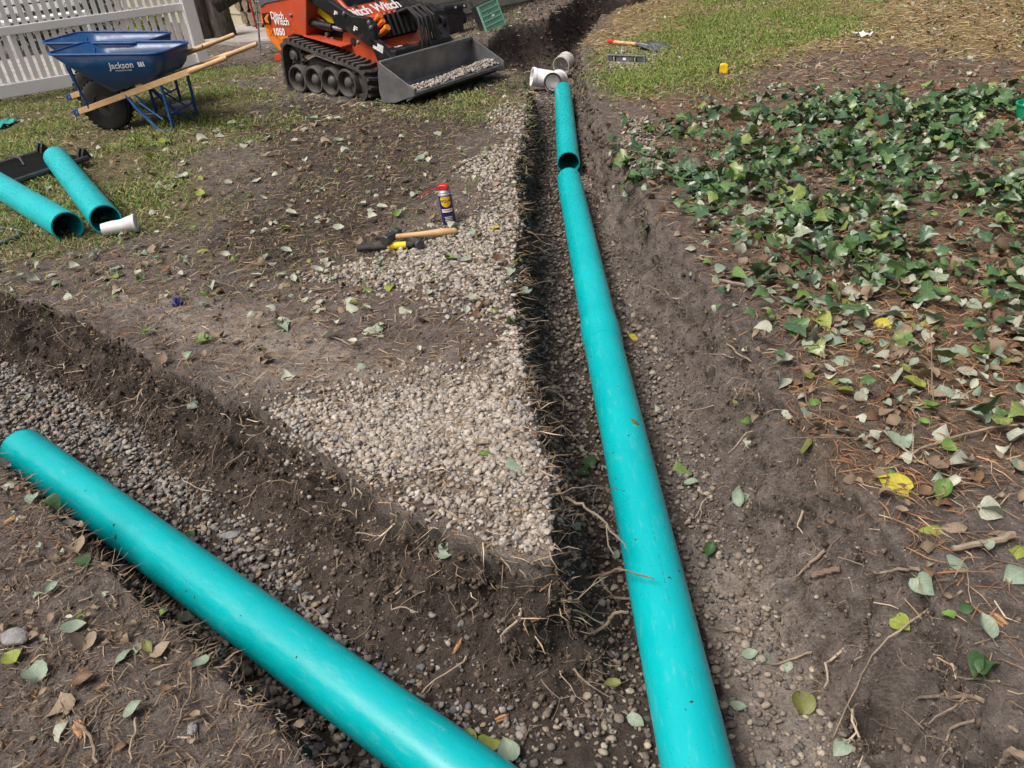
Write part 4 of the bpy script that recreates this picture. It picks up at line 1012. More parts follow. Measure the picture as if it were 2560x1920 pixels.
gp = gz(*r2(2015, 262)); t = thing('grated_basin', 'black catch basin tipped up to show its pale green slotted grate', 'drain box', gp+Vector((0, 0, .0)), HY-R(2), rot=(R(-14), R(-11), HY-R(6))); t.scale = (.72,)*3
GM = paint('pale_green_plastic', (.22, .47, .33), .5, var=.1); gw, gh = .34, .36
MB().box((gw/2+.03, .13, gh/2+.02), (gw+.02, .20, gh+.03)).build('box', M_BLKP, t, bevel=.012)
gr = MB()
for k in range(13): gr.box((gw*k/12, 0, gh/2), (.011, .022, gh))
for k in range(6): gr.box((gw/2, -.002, gh*k/5), (gw+.012, .024, .016))
go = gr.build('grate', GM, t)
for (cx, cz, sx, sz) in ((gw/2, -.006, gw+.045, .024), (gw/2, gh+.006, gw+.045, .024), (-.012, gh/2, .024, gh), (gw+.012, gh/2, .024, gh)):
    MB().box((cx, .003, cz), (sx, .034, sz)).build('frame_bar', GM, go)
MB().box((gw*.56, -.0155, gh*.5), (.04, .002, .03)).build('sticker', M_WHITE, go)
MB().box((gw/2, .026, gh/2), (gw, .008, gh)).build('inner_liner', M_BLKP, t)
def long_tool(name, label, foot, top, blade, mat):
    foot, top = Vector(foot), Vector(top); d_ = (top-foot); L = d_.length; d_.normalize()
    t = thing(name, label, 'shovel' if blade else 'tool', foot); q = Vector((0, 0, 1)).rotation_difference(d_); t.rotation_euler = q.to_euler()
    b0_ = .28 if blade else .0
    MB().tube([(0, 0, b0_), (0, 0, L*.6), (0, 0, L)], [.018, .017, .015], 10).build('handle', mat, t, smooth=True)
    if blade:
        mb = MB(); v = []; f = []
        for i in range(8):
            for j in range(7):
                z = .30*i/7; hw = .11*min(1, .35+i/3) if blade == 'round' else .12; y = (j/6-.5)*2*hw; v.append((.02*(y/.12)**2-.015+.02*(i/7), y, z))
        for i in range(7):
            for j in range(6): f.append((i*7+j, (i+1)*7+j, (i+1)*7+j+1, i*7+j+1))
        o = link('blade', mb.add(v, f).mesh('blade', M_STEEL, True), t); o.modifiers.new('solid', 'SOLIDIFY').thickness = .004
        MB().tube([(0, 0, .20), (0, 0, .40)], [.008, .021], 10).build('socket', M_STEEL, t, smooth=True)
    else:
        MB().tube([(0, 0, -.0), (0, 0, .10)], [.024, .022], 10).build('ferrule', M_STEEL, t, smooth=True)
        MB().box((0, 0, .03), (.03, .16, .05)).build('head', M_DKSTEEL, t, bevel=.008)
M_PALE = paint('pale_handle', (.55, .52, .46), .5, var=.08, dirt=(.25, .22, .18))
sx_ = gz(*r2(1608, 240)); long_tool('shovel', 'shovel with pale handle leaning on the siding beside the catch basin', sx_, sx_-hu*.42+hv*.45+Vector((0, 0, 1.35)), 'round', M_PALE)
sx_ = gz(*r2(1985, 170))+hv*.1; long_tool('shovel', 'steel shovel leaning on the siding between the two basins', sx_, sx_-hu*.50+hv*.35+Vector((0, 0, 1.4)), 'square', M_WOOD)
sx_ = gz(*r2(1465, 165))+hv*.3; long_tool('tamper', 'long dark handled tamper leaning on the siding behind the loader', sx_, sx_-hu*.20+hv*.25+Vector((0, 0, 1.4)), None, M_DKSTEEL)
# aluminium step frame behind the loader
fp_ = gz(*r2(168, 445)); t = thing('step_ladder', 'small grey aluminium step ladder standing behind the loader', 'ladder', fp_, R(-20))
for x in (0, .34): MB().tube([(x, 0, 0), (x+.01, .16, .62)], .012, 8).build('side_rail', M_STEEL, t, smooth=True); MB().tube([(x, .42, 0), (x+.01, .18, .62)], .010, 8).build('rear_leg', M_STEEL, t, smooth=True)
for z in (.12, .34, .56): MB().box((.175, .26*z, z), (.34, .06, .014)).build('tread', M_STEEL, t, bevel=.003)
X, Y, Z, s, V, top, wall = GND
# ------------------------------------------------------------------ gravel
def ico(sub, octa=False):
    p = (1+5**.5)/2
    v = [(-1, p, 0), (1, p, 0), (-1, -p, 0), (1, -p, 0), (0, -1, p), (0, 1, p), (0, -1, -p), (0, 1, -p), (p, 0, -1), (p, 0, 1), (-p, 0, -1), (-p, 0, 1)]
    f = [(0, 11, 5), (0, 5, 1), (0, 1, 7), (0, 7, 10), (0, 10, 11), (1, 5, 9), (5, 11, 4), (11, 10, 2), (10, 7, 6), (7, 1, 8), (3, 9, 4), (3, 4, 2), (3, 2, 6), (3, 6, 8), (3, 8, 9), (4, 9, 5), (2, 4, 11), (6, 2, 10), (8, 6, 7), (9, 8, 1)]
    if octa: v = [(1, 0, 0), (-1, 0, 0), (0, 1, 0), (0, -1, 0), (0, 0, 1), (0, 0, -1)]; f = [(0, 2, 4), (2, 1, 4), (1, 3, 4), (3, 0, 4), (2, 0, 5), (1, 2, 5), (3, 1, 5), (0, 3, 5)]
    v = [Vector(q).normalized() for q in v]
    for _ in range(sub):
        mid = {}; nf = []
        def m_(a_, b_):
            k = (min(a_, b_), max(a_, b_))
            if k not in mid: mid[k] = len(v); v.append(((v[a_]+v[b_])/2).normalized())
            return mid[k]
        for a_, b_, c_ in f:
            x, y, z = m_(a_, b_), m_(b_, c_), m_(c_, a_); nf += [(a_, x, z), (b_, y, x), (c_, z, y), (x, y, z)]
        f = nf
    return np.array([tuple(q) for q in v]), np.array(f)
ICO = {0: ico(0), 1: ico(1, True), 'chip': ico(0, True)}
def rand_rot(n, tilt):
    yaw = rng.uniform(0, 2*np.pi, n); tx = rng.normal(0, tilt, n); ty = rng.normal(0, tilt, n)
    cz, sz_, cx, sx, cy, sy = np.cos(yaw), np.sin(yaw), np.cos(tx), np.sin(tx), np.cos(ty), np.sin(ty); o = np.zeros(n); e = np.ones(n)
    A = lambda *r: np.stack(r, -1).reshape(n, 3, 3)
    return A(cz, -sz_, o, sz_, cz, o, o, o, e) @ A(e, o, o, o, cx, -sx, o, sx, cx) @ A(cy, o, sy, o, e, o, -sy, o, cy)
def stones(P, size, col, sub=1, tilt=.35, flat=.48, rough=.34):
    """many pebbles in one mesh: P (n,3) centres, size (n,), col (n,3)"""
    bv, bf = ICO[sub]; n = len(P); nv = len(bv)
    lum = 1+rough*vnoise(bv[None, :, 0]*1.7+rng.uniform(0, 99, (n, 1)), bv[None, :, 1]*1.7+rng.uniform(0, 99, (n, 1)), bv[None, :, 2]*1.7+np.zeros((n, 1)))
    sc_ = size[:, None]*np.stack([np.ones(n), rng.uniform(.6, .95, n), rng.uniform(flat*.7, flat*1.3, n)], 1)
    v = bv[None]*lum[..., None]*sc_[:, None, :]
    v = np.einsum('nij,nkj->nki', rand_rot(n, tilt), v)+P[:, None, :]
    f = bf[None]+(np.arange(n)*nv)[:, None, None]
    return v.reshape(-1, 3), f.reshape(-1, 3), np.repeat(col, nv, 0)
def palette(n, cols, wts, var=.18):
    cols = np.array(cols); k = rng.choice(len(cols), n, p=np.array(wts)/sum(wts)); c = cols[k]*(1+rng.uniform(-var, var, (n, 1)))
    return np.clip(c, 0, 1)
def sample_poly(P, n):
    P = np.array(P); lo, hi = P.min(0), P.max(0); o = []
    while sum(len(q) for q in o) < n:
        q = rng.uniform(lo, hi, (n*2+50, 2)); o.append(q[inside(q[:, 0], q[:, 1], P)])
    return np.concatenate(o)[:n]
def drop_many(xy):
    return np.array([tuple(drop(x, y)[0]) for x, y in xy])
M_GRAVEL = attr_material('gravel_stone', .85, .22, 55, bump=.4)
TAN = ([(.345, .31, .262), (.29, .262, .226), (.40, .365, .318), (.245, .23, .212), (.32, .268, .21), (.20, .175, .15)], [4, 3, 2, 1.8, 1, 1.5])
GREY = ([(.21, .19, .17), (.15, .145, .14), (.27, .25, .22), (.12, .125, .135), (.24, .19, .15), (.33, .30, .27), (.28, .22, .15)], [4, 4, 3, 2.5, 2, 1.2, 1])
BRN = ([(.19, .155, .125), (.13, .11, .095), (.26, .22, .175), (.11, .105, .105), (.32, .28, .22)], [4, 3, 2.5, 1.5, 1])
def gravel_obj(name, label, sets):
    V_, F_, C_ = [], [], []; k = 0
    for v, f, c in sets: V_.append(v); F_.append(f+k); C_.append(c); k += len(v)
    o = link(name, arrays_mesh(name, np.concatenate(V_), np.concatenate(F_), np.concatenate(C_), M_GRAVEL, smooth=False))
    return tag(o, label, 'gravel', kind='stuff')
def gravel_patch(pix, n, pal, smin, smax, sub, lift=.5, edge=None, layers=.6):
    xy = sample_poly([g2(*p) for p in pix], n)
    if edge:      # thin out towards the outline
        d = poly_dist(xy[:, 0], xy[:, 1], np.array([g2(*p) for p in pix]))[0]
        xy = xy[rng.uniform(0, 1, len(xy)) < np.clip(d/edge+.12+.25*fbm(xy[:, 0]*7, xy[:, 1]*7, oct=2), 0, 1)]
    P = drop_many(xy); s_ = rng.uniform(smin, smax, len(P))*rng.choice([.7, 1, 1, 1.25], len(P)); P[:, 2] += s_*rng.uniform(0, layers, len(P))*lift*2
    return stones(P, s_, palette(len(P), *pal), sub)
# trench beds: everywhere the floor lies low
def bed(poly, n, pal, smin, smax, sub, zmax, ylim=None, keep=1.0):
    xy = sample_poly(poly, n); P = drop_many(xy); m_ = P[:, 2] < zmax
    if ylim: m_ &= (P[:, 1] > ylim[0]) & (P[:, 1] < ylim[1])
    P = P[m_]; s_ = rng.uniform(smin, smax, len(P))*rng.choice([.7, 1, 1, 1.25], len(P)); P[:, 2] += rng.uniform(-.006, .012, len(P))
    return stones(P, s_, palette(len(P), *pal), sub)
pl_R = [(.0, .6), (.95, .6), (.85, 1.6), (.75, 3), (.72, 4.5), (.80, 6.5), (.9, 8.2), (.35, 8.2), (.12, 5), (.05, 3), (.03, 1.3), (-.1, 1.0)]
pl_L = [(-4.4, 4.6), (-3.0, 4.0), (-2.3, 3.45), (-1.5, 2.85), (-.8, 2.15), (-.3, 1.55), (-.05, 1.3), (-.05, .75), (-.35, .8), (-1.0, 1.45), (-1.7, 2.0), (-2.7, 2.8), (-4.4, 4.0)]
pR_near = [p for p in pl_R]
gravel_obj('trench_gravel', 'brown grey gravel bedding along the floor of the right trench', [
    bed(pl_R, 12500, BRN, .0065, .012, 1, -.30, (.6, 2.6)), bed(pl_R, 9000, BRN, .003, .007, 0, -.27, (.6, 3)), bed(pl_R, 11000, BRN, .009, .015, 0, -.285, (2.6, 9)),
    bed(pl_R, 1400, BRN, .009, .014, 0, -.20, (.6, 5))])
gravel_obj('trench_gravel', 'blue grey river gravel bedding along the floor of the left trench', [
    bed(pl_L, 13500, GREY, .008, .0138, 1, -.308), bed(pl_L, 6000, GREY, .003, .008, 0, -.25), bed(pl_L, 900, GREY, .008, .013, 0, -.15)])
S1 = [(575, 930), (640, 890), (720, 868), (850, 842), (1000, 850), (1100, 838), (1150, 880), (1196, 970), (1228, 1050), (1236, 1100), (1150, 1092), (1060, 1090), (960, 1070), (880, 1085), (780, 1062), (700, 1005), (620, 965)]
S1y = [(540, 900), (700, 830), (900, 790), (1100, 770), (1155, 790), (1236, 1080), (1237, 1215), (1050, 1180), (860, 1130), (720, 1060), (600, 980)]
S1x = [(480, 900), (700, 800), (1000, 770), (1150, 780), (1236, 1080), (1236, 1235), (1050, 1200), (850, 1130), (700, 1060), (560, 960)]
S1b = [(900, 1080), (1100, 1080), (1235, 1090), (1238, 1215), (1100, 1210), (950, 1165), (860, 1120)]
S2 = [(630, 596), (740, 570), (790, 552), (900, 522), (1020, 480), (1080, 460), (1140, 470), (1138, 560), (1132, 650), (1146, 740), (1080, 735), (980, 700), (900, 650), (760, 618), (660, 612)]
S2x = [(560, 610), (780, 540), (1000, 440), (1130, 400), (1140, 470), (1132, 650), (1148, 750), (1170, 850), (1000, 790), (850, 680), (640, 640)]
S3 = [(975, 372), (1060, 330), (1120, 300), (1143, 300), (1128, 380), (1142, 470), (1090, 475), (1040, 430), (980, 400)]
S4 = [(1040, 250), (1100, 225), (1148, 225), (1143, 300), (1110, 305), (1050, 290)]
S5 = [(1090, 740), (1148, 740), (1170, 850), (1100, 850), (1050, 800)]
gravel_obj('spilled_gravel', 'tan gravel spilled over the wedge of ground between the trenches', [
    gravel_patch(S1, 6000, TAN, .0068, .0125, 1, edge=.26), gravel_patch(S1y, 2600, TAN, .006, .0115, 0, edge=.3), gravel_patch(S1, 2600, TAN, .003, .007, 0, edge=.05), gravel_patch(S1x, 1300, TAN, .003, .010, 0, edge=.25), gravel_patch(S1b, 1300, TAN, .006, .012, 1, edge=.25), gravel_patch(S5, 520, TAN, .007, .012, 1, edge=.08)])
gravel_obj('spilled_gravel', 'pale tan gravel strewn around the hammers and along the trench rim', [
    gravel_patch(S2, 4600, TAN, .008, .0145, 0, edge=.22), gravel_patch(S2x, 1800, TAN, .005, .012, 0, edge=.4), gravel_patch(S3, 1900, TAN, .009, .015, 0, edge=.2), gravel_patch(S4, 1000, TAN, .010, .016, 0, edge=.25)])
gravel_obj('spilled_gravel', 'pale gravel scattered on the right bank below the ivy', [
    gravel_patch([(1490, 500), (1540, 478), (1620, 490), (1640, 520), (1560, 530)], 260, TAN, .010, .016, 0, edge=.1),
    gravel_patch([(1335, 262), (1400, 250), (1420, 300), (1400, 400), (1370, 400), (1345, 330)], 520, TAN, .012, .018, 0, edge=.15),
    gravel_patch([(1300, 110), (1350, 90), (1460, 120), (1420, 160), (1320, 160), (1280, 190)], 600, TAN, .012, .018, 0, edge=.2)])
bg_v = []; nb = 1300; lx = rng.uniform(.84, 1.16, nb); ly = rng.uniform(-.52, .55, nb)
hz_ = .055+(lx-.81)*.20+.07*np.exp(-((lx-1.02)/.12)**2)*(.6+.5*np.clip(ly+.2, 0, 1))+rng.uniform(-.01, .012, nb)
Pb = np.stack([LO.x+lx*cl-ly*sl, LO.y+lx*sl+ly*cl, LO.z+hz_], 1); keep = (lx > .90-.10*ly); Pb = Pb[keep]
gravel_obj('bucket_gravel', 'tan gravel heaped in the loader bucket', [stones(Pb, rng.uniform(.012, .02, len(Pb)), palette(len(Pb), *TAN), 0)])

# soil crumbs on the banks and cut faces
near_ids = np.where((gy > .5) & (gy < 5.2) & (gx > -3) & (gx < 3.2))[0]
far_ids = np.where((gy > 4.5) & (gy < 12) & (gx > -3) & (gx < 3))[0]
def crumbs(mask_fn, n, smin, smax, cols, wts, out=.0, src=None):
    src = near_ids if src is None else src; w_ = mask_fn(src); ids = rng.choice(src, n, p=w_/w_.sum()); P = V[ids].copy()
    P += rng.normal(0, .006, P.shape)*np.array([1, 1, .2]); P[:, 0] += ux[ids]*out; P[:, 1] += uy[ids]*out
    s_ = smin*(smax/smin)**(rng.uniform(0, 1, n)**3); return stones(P, s_, palette(n, cols, wts, .3), 'chip', .8, .8, .4)
SOILC = [(.11, .085, .066), (.15, .118, .094), (.075, .058, .046), (.20, .165, .135)]
FRESHC = [(.085, .064, .05), (.12, .092, .072), (.06, .046, .037), (.16, .128, .10)]
cell = lambda i: 1/np.maximum(gy[i], .8)**.6
M_CRUMB = attr_material('soil_crumb', .97, .3, 160, spec=.1, bump=.5)
area = np.abs(np.gradient(GX, axis=1)*np.gradient(GY, axis=0)).ravel()
sets = [crumbs(lambda i: top[i]*cell(i)*(wh[i] != 1)*(litter[i] < .6)+1e-9, 13000, .002, .011, SOILC, [3, 3, 2, 1.5]), crumbs(lambda i: top[i]*cell(i)*(wh[i] == 1)+1e-9, 7000, .002, .010, SOILC, [3, 3, 2, 1.5]),
        crumbs(lambda i: wall[i]*(wh[i] == 0)+1e-9, 16000, .0022, .014, FRESHC, [3, 3, 2, 1], .002), crumbs(lambda i: wall[i]*(wh[i] == 2)+1e-9, 9000, .002, .010, SOILC, [3, 3, 2, 2], .002), crumbs(lambda i: top[i]*fresh[i]*cell(i)+1e-9, 2500, .006, .018, FRESHC, [3, 3, 2, 1]),
        crumbs(lambda i: area[i]*(wall[i]*3+heap[i]+fresh[i]*.4)+1e-9, 6000, .008, .035, FRESHC, [3, 3, 2, 1], src=far_ids)]
V_, F_, C_ = [], [], []; k = 0
for v, f, c in sets: V_.append(v); F_.append(f+k); C_.append(c); k += len(v)
tag(link('soil_crumbs', arrays_mesh('soil_crumbs', np.concatenate(V_), np.concatenate(F_), np.concatenate(C_), M_CRUMB, smooth=False)), 'loose soil crumbs over the banks and trench walls', 'soil', kind='stuff')

# a few single rocks
M_ROCK = paint('grey_rock', (.24, .235, .23), .85, var=.35, scale=25, bump=.5)
def rock(px, py, size, label, seed):
    bv, bf = ico(2); r_ = np.random.default_rng(seed); o_ = r_.uniform(0, 50, 3)
    d = 1+.28*fbm(bv[:, 0]*1.4+o_[0], bv[:, 1]*1.4+o_[1], bv[:, 2]*1.4+o_[2], 3)
    v = bv*d[:, None]*np.array([size, size*.6, size*.42]); p, n_ = hit(px, py)
    o = link('rock', arrays_mesh('rock', v, bf, None, M_ROCK), None, loc=p+Vector((0, 0, size*.12)), rot=(0, .1, r_.uniform(0, 3))); tag(o, label, 'rock')
def q2(X, Y): return ((X/2.676)/SC, (1300+Y/2.676)/SC)
rock(*q2(110, 790), .038, 'grey rough rock on the bank below the muddy pipe', 1)
rock(*q2(1545, 108), .03, 'blue grey rock among the gravel of the left trench', 2)
rock(*q2(1290, 1400), .018, 'small brown stone on the bank near the muddy pipe', 3)

# ------------------------------------------------------------------ strips: needles, straw, grass
def strips(P, yaw, L, wid, col, lift, bend, rise):
    """one bent two-piece blade per point"""
    n = len(P); d = np.stack([np.cos(yaw), np.sin(yaw), np.zeros(n)], 1); s_ = np.stack([-np.sin(yaw), np.cos(yaw), np.zeros(n)], 1)
    up = np.array([0, 0, 1.]); b2 = d*np.cos(bend)[:, None]+s_*np.sin(bend)[:, None]
    a0 = P+up*lift[:, None]; a1 = a0+d*(L*.5)[:, None]+up*(rise*L)[:, None]; a2 = a1+b2*(L*.5)[:, None]-up*(rise*L*.6)[:, None]
    w_ = s_*(wid/2)[:, None]+up*(wid*.25)[:, None]
    v = np.stack([a0-w_, a0+w_, a1-w_, a1+w_, a2], 1).reshape(-1, 3)
    f = np.array([(0, 1, 3), (0, 3, 2), (2, 3, 4)])[None]+(np.arange(n)*5)[:, None, None]
    return v, f.reshape(-1, 3), np.repeat(col, 5, 0)
def strip_field(name, label, cat, ids, n, Lr, Wr, cols, wts, mat, riser=(-.05, .18), zl=(.001, .008)):
    pp = ids[1]/ids[1].sum(); I_ = rng.choice(ids[0], n, p=pp); P = V[I_]+np.stack([rng.normal(0, .5, n)*.02*np.maximum(1, gy[I_]*.4), rng.normal(0, .5, n)*.02*np.maximum(1, gy[I_]*.4), np.zeros(n)], 1)
    L = rng.uniform(*Lr, n); return strips(P, rng.uniform(0, 6.283, n), L, rng.uniform(*Wr, n), palette(n, cols, wts, .25), rng.uniform(*zl, n), rng.normal(0, .5, n), rng.uniform(*riser, n))
def emit(name, label, cat, sets, mat):
    V_, F_, C_ = [], [], []; k = 0
    for v, f, c in sets: V_.append(v); F_.append(f+k); C_.append(c); k += len(v)
    return tag(link(name, arrays_mesh(name, np.concatenate(V_), np.concatenate(F_), np.concatenate(C_), mat)), label, cat, kind='stuff')
area = np.abs(np.gradient(GX, axis=1)*np.gradient(GY, axis=0)).ravel()
vis = (gy > .55) & (gy < 13) & (np.abs(gx) < .62*gy+1.2)
def ids_of(wt): 
    w_ = wt*area*vis; i = np.where(w_ > 1e-9)[0]; return i, w_[i]
dens = 1/np.maximum(gy, 1.2)**.9
M_STRAW = attr_material('dry_needle', .8, .2, 40, spec=.2)
STRAW = [(.26, .18, .10), (.34, .26, .17), (.19, .12, .07), (.42, .34, .24), (.14, .10, .07)]
RED = [(.24, .12, .06), (.32, .18, .09), (.17, .09, .05), (.38, .27, .17), (.12, .08, .055)]
emit('needle_litter', 'reddish fallen needles covering the right bank', 'needle litter', [
    strip_field('', '', '', ids_of(litter*top*dens*(gx > .5)), 30000, (.04, .11), (.0016, .0032), RED, [4, 3, 3, 2, 2], M_STRAW),
    strip_field('', '', '', ids_of((top > .3)*dens*(wh == 2)), 7000, (.03, .10), (.0014, .003), STRAW, [3, 2, 3, 1, 2], M_STRAW)], M_STRAW)
emit('straw_litter', 'yellow dry grass straw on the sunny ground beyond the ivy', 'straw litter', [strip_field('', '', '', ids_of(strawm*dens*(1-.8*turf)), 11000, (.05, .13), (.003, .007), [(.36, .28, .14), (.46, .38, .22), (.26, .19, .09), (.18, .17, .06)], [3, 2, 2, 2], M_STRAW)], M_STRAW)
emit('straw_litter', 'dry stems and bark shreds over the left bank and wedge', 'straw litter', [
    strip_field('', '', '', ids_of(top*dens*(wh == 0)*(gy < 6.5)), 17000, (.025, .09), (.0014, .0032), STRAW, [3, 2, 3, 1, 2], M_STRAW),
    strip_field('', '', '', ids_of(top*(wh == 1)), 14000, (.008, .06), (.0008, .0032), [(.19, .135, .085), (.25, .195, .135), (.13, .088, .058), (.30, .24, .17), (.09, .066, .05)], [3, 2, 3, 1, 3], M_STRAW),
    strip_field('', '', '', ids_of(top*dens*(gy > 6)), 9000, (.05, .14), (.004, .008), STRAW, [3, 3, 2, 2, 1], M_STRAW)], M_STRAW)
M_GRASS = attr_material('grass_blade', .6, .2, 20, trans=.25, spec=.3)
GR = [(.105, .16, .035), (.15, .19, .055), (.24, .22, .10), (.08, .125, .03), (.32, .28, .16)]
def grass(wt, n, Lr, Wr, cols, wts):
    i, p = ids_of(wt); I_ = rng.choice(i, n, p=p/p.sum()); P = V[I_]+np.stack([rng.normal(0, .03, n), rng.normal(0, .03, n), np.full(n, -.002)], 1); L = rng.uniform(*Lr, n)
    return strips(P, rng.uniform(0, 6.283, n), L, rng.uniform(*Wr, n), palette(n, cols, wts, .3), np.zeros(n), rng.normal(0, .4, n), rng.uniform(.05, .75, n))
patchy = sstep(-.25, .35, fbm(X*2.3, Y*2.3, oct=3, s=71))
Z_GREEN = [(1450, 70), (1560, 20), (1760, 20), (1830, 60), (1700, 100), (1540, 110)]
Z_GREEN2 = [(1285, 170), (1400, 145), (1530, 130), (1540, 160), (1420, 200), (1310, 215)]
lush = np.maximum(zone(X, Y, Z_GREEN, .3, seed=73, nz=.2), zone(X, Y, Z_GREEN2, .15, seed=74, nz=.12))
left_lawn = turf*(gx < 0)*top
LUSH = [(.13, .22, .04), (.19, .27, .06), (.26, .27, .09), (.10, .17, .03), (.34, .30, .14)]
emit('lawn_grass', 'thin worn grass around the wheelbarrows and loose pipes', 'grass', [
    grass(left_lawn*(.12+patchy), 44000, (.025, .06), (.003, .006), GR, [3, 3, 3, 2, 2.5]), grass(left_lawn*patchy*(gy > 4.2), 16000, (.03, .085), (.004, .008), LUSH, [2, 2, 2, 1, 1])], M_GRASS)
emit('lawn_grass', 'green grass patches right of the far trench', 'grass', [
    grass(turf*(gx > .5)*top*(.2+patchy), 26000, (.03, .07), (.004, .008), LUSH, [3, 3, 3, 2, 2]), grass(lush*top*(.15+patchy), 26000, (.025, .065), (.004, .008), LUSH, [3, 3, 3, 2, 2])], M_GRASS)
emit('lawn_grass', 'sparse grass blades on the dirt near the loader bucket', 'grass', [grass((zone(X, Y, Z_TURF_M, .3, seed=52)+.10)*top*(gx < .5)*(gx > -2.6)*(gy > 3)*(1-turf), 9000, (.025, .06), (.003, .006), GR, [2, 3, 3, 2, 3])], M_GRASS)
# ------------------------------------------------------------------ leaves
def leaf_arrays(kind, fold, curl, twist):
    if kind == 'heart': half = [(0, -.02), (.20, -.10), (.40, .02), (.49, .24), (.46, .46), (.32, .70), (.14, .90), (0, 1.04)]; mids = [.22, .5, .78]
    elif kind == 'oval': half = [(0, 0), (.14, .04), (.27, .22), (.32, .45), (.28, .68), (.15, .88), (.05, .98), (0, 1.03)]; mids = [.25, .5, .78]
    else: half = [(0, 0), (.18, -.10), (.34, -.10), (.41, .06), (.53, .18), (.55, .32), (.40, .41), (.32, .54), (.22, .68), (.11, .86), (0, 1.02)]; mids = [.16, .34, .55]
    n = len(half); out = half+[(-x, y) for x, y in reversed(half[1:-1])]
    v = out+[(0, y) for y in mids]; f = []
    m0 = len(out); N = len(out)
    def nearest(y): return m0+min(range(3), key=lambda q: abs(mids[q]-y))
    for i in range(N):
        j = (i+1) % N; a_, b_ = nearest(out[i][1]), nearest(out[j][1])
        if i == n-1 or j == n-1: a_ = b_ = m0+2
        if i == 0 or j == 0: a_ = b_ = m0
        f.append((i, j, b_)); 
        if a_ != b_: f.append((i, b_, a_))
    co = []
    for x, y in v:
        z = fold*abs(x)+curl*(y-.4)**2+twist*x*(y-.5)+.05*math.sin(9*x+5*y); co.append((x, y-.4, z))
    # stalk
    k = len(co); L0 = v[0][1]-.4
    co += [(-.012, L0, co[0][2]), (.012, L0, co[0][2]), (.05, L0-.34, co[0][2]+.02), (.03, L0-.34, co[0][2]+.02)]; f += [(k, k+1, k+2), (k, k+2, k+3)]
    return np.array(co), np.array(f), n
LEAFK = [('heart', .15, .2, .1), ('heart', -.4, -.5, .3), ('heart', .7, .5, -.3), ('oval', .5, .7, .4), ('oval', -.4, -.9, -.4), ('heart', .1, -.4, .9), ('oval', 1.1, .8, .2), ('heart', 1.0, -.3, .5), ('heart', -.7, .4, -.6)]
LEAFS = [leaf_arrays(*k) for k in LEAFK]
IVY = [leaf_arrays('lobed', f_, c_, t_) for f_, c_, t_ in ((.15, -.2, 0), (.3, -.35, .2), (-.1, -.25, -.2), (.45, -.1, .1))]
COLS = {'pale': (.40, .42, .33), 'sage': (.25, .32, .235), 'green': (.13, .22, .055), 'dark green': (.045, .10, .035), 'yellow': (.50, .44, .05), 'yellow green': (.26, .31, .06), 'olive': (.17, .18, .05), 'tan': (.29, .225, .155), 'brown': (.16, .095, .055)}
def leaf_material(name, col, vein):
    mt, nt, b = nodes(name); tc = nt.nodes.new('ShaderNodeTexCoord')
    n = noise_node(nt, 5, 5, .65, vec=tc.outputs['Object']); n2 = noise_node(nt, 2.2, 3, .5, vec=tc.outputs['Object'])
    c = ramp_node(nt, n.outputs['Fac'], [(.28, tuple(x*.72 for x in col)), (.62, col), (.8, tuple(min(1, x*1.2) for x in col))]).outputs[0]
    # veins: midrib and slanted side ribs
    sx = nt.nodes.new('ShaderNodeSeparateXYZ'); nt.links.new(tc.outputs['Object'], sx.inputs[0])
    ab = nt.nodes.new('ShaderNodeMath'); ab.operation = 'ABSOLUTE'; nt.links.new(sx.outputs[0], ab.inputs[0])
    sb = nt.nodes.new('ShaderNodeMath'); sb.operation = 'MULTIPLY_ADD'; nt.links.new(ab.outputs[0], sb.inputs[0]); sb.inputs[1].default_value = -1.0; nt.links.new(sx.outputs[1], sb.inputs[2])
    ml = nt.nodes.new('ShaderNodeMath'); ml.operation = 'PINGPONG'; nt.links.new(sb.outputs[0], ml.inputs[0]); ml.inputs[1].default_value = .085
    mn = nt.nodes.new('ShaderNodeMath'); mn.operation = 'MINIMUM'; nt.links.new(ab.outputs[0], mn.inputs[0]); nt.links.new(ml.outputs[0], mn.inputs[1])
    vr = ramp_node(nt, mn.outputs[0], [(.006, (.3,)*3), (.018, (0, 0, 0))]).outputs[0]
    c = mix_node(nt, vr, c, vein)
    sp_ = ramp_node(nt, n2.outputs['Fac'], [(.66, (0, 0, 0)), (.75, (.5,)*3)]).outputs[0]
    c = mix_node(nt, sp_, c, (.16, .11, .06))
    nt.links.new(c, b.inputs['Base Color']); b.inputs['Roughness'].default_value = .5; b.inputs['Specular IOR Level'].default_value = .35
    t_ = nt.nodes.new('ShaderNodeBsdfTranslucent'); nt.links.new(c, t_.inputs['Color']); ms = nt.nodes.new('ShaderNodeMixShader'); ms.inputs[0].default_value = .15
    nt.links.new(b.outputs[0], ms.inputs[1]); nt.links.new(t_.outputs[0], ms.inputs[2]); nt.links.new(ms.outputs[0], nt.nodes['Material Output'].inputs['Surface'])
    return mt
LMAT = {c: leaf_material('leaf_'+c.replace(' ', '_'), v, tuple(min(1, x*1.5+.03) for x in v)) for c, v in COLS.items()}
LMESH = {}
def leaf_mesh(k, colour):
    if (k, colour) not in LMESH: LMESH[(k, colour)] = arrays_mesh('fallen_leaf', LEAFS[k][0], LEAFS[k][1], None, LMAT[colour])
    return LMESH[(k, colour)]
def on_normal(n_, yaw, tilt=.0):
    q = Vector((0, 0, 1)).rotation_difference(n_); return (q.to_matrix() @ Matrix.Rotation(yaw, 3, 'Z') @ Matrix.Rotation(random.gauss(0, tilt), 3, 'X') @ Matrix.Rotation(random.gauss(0, tilt), 3, 'Y'))
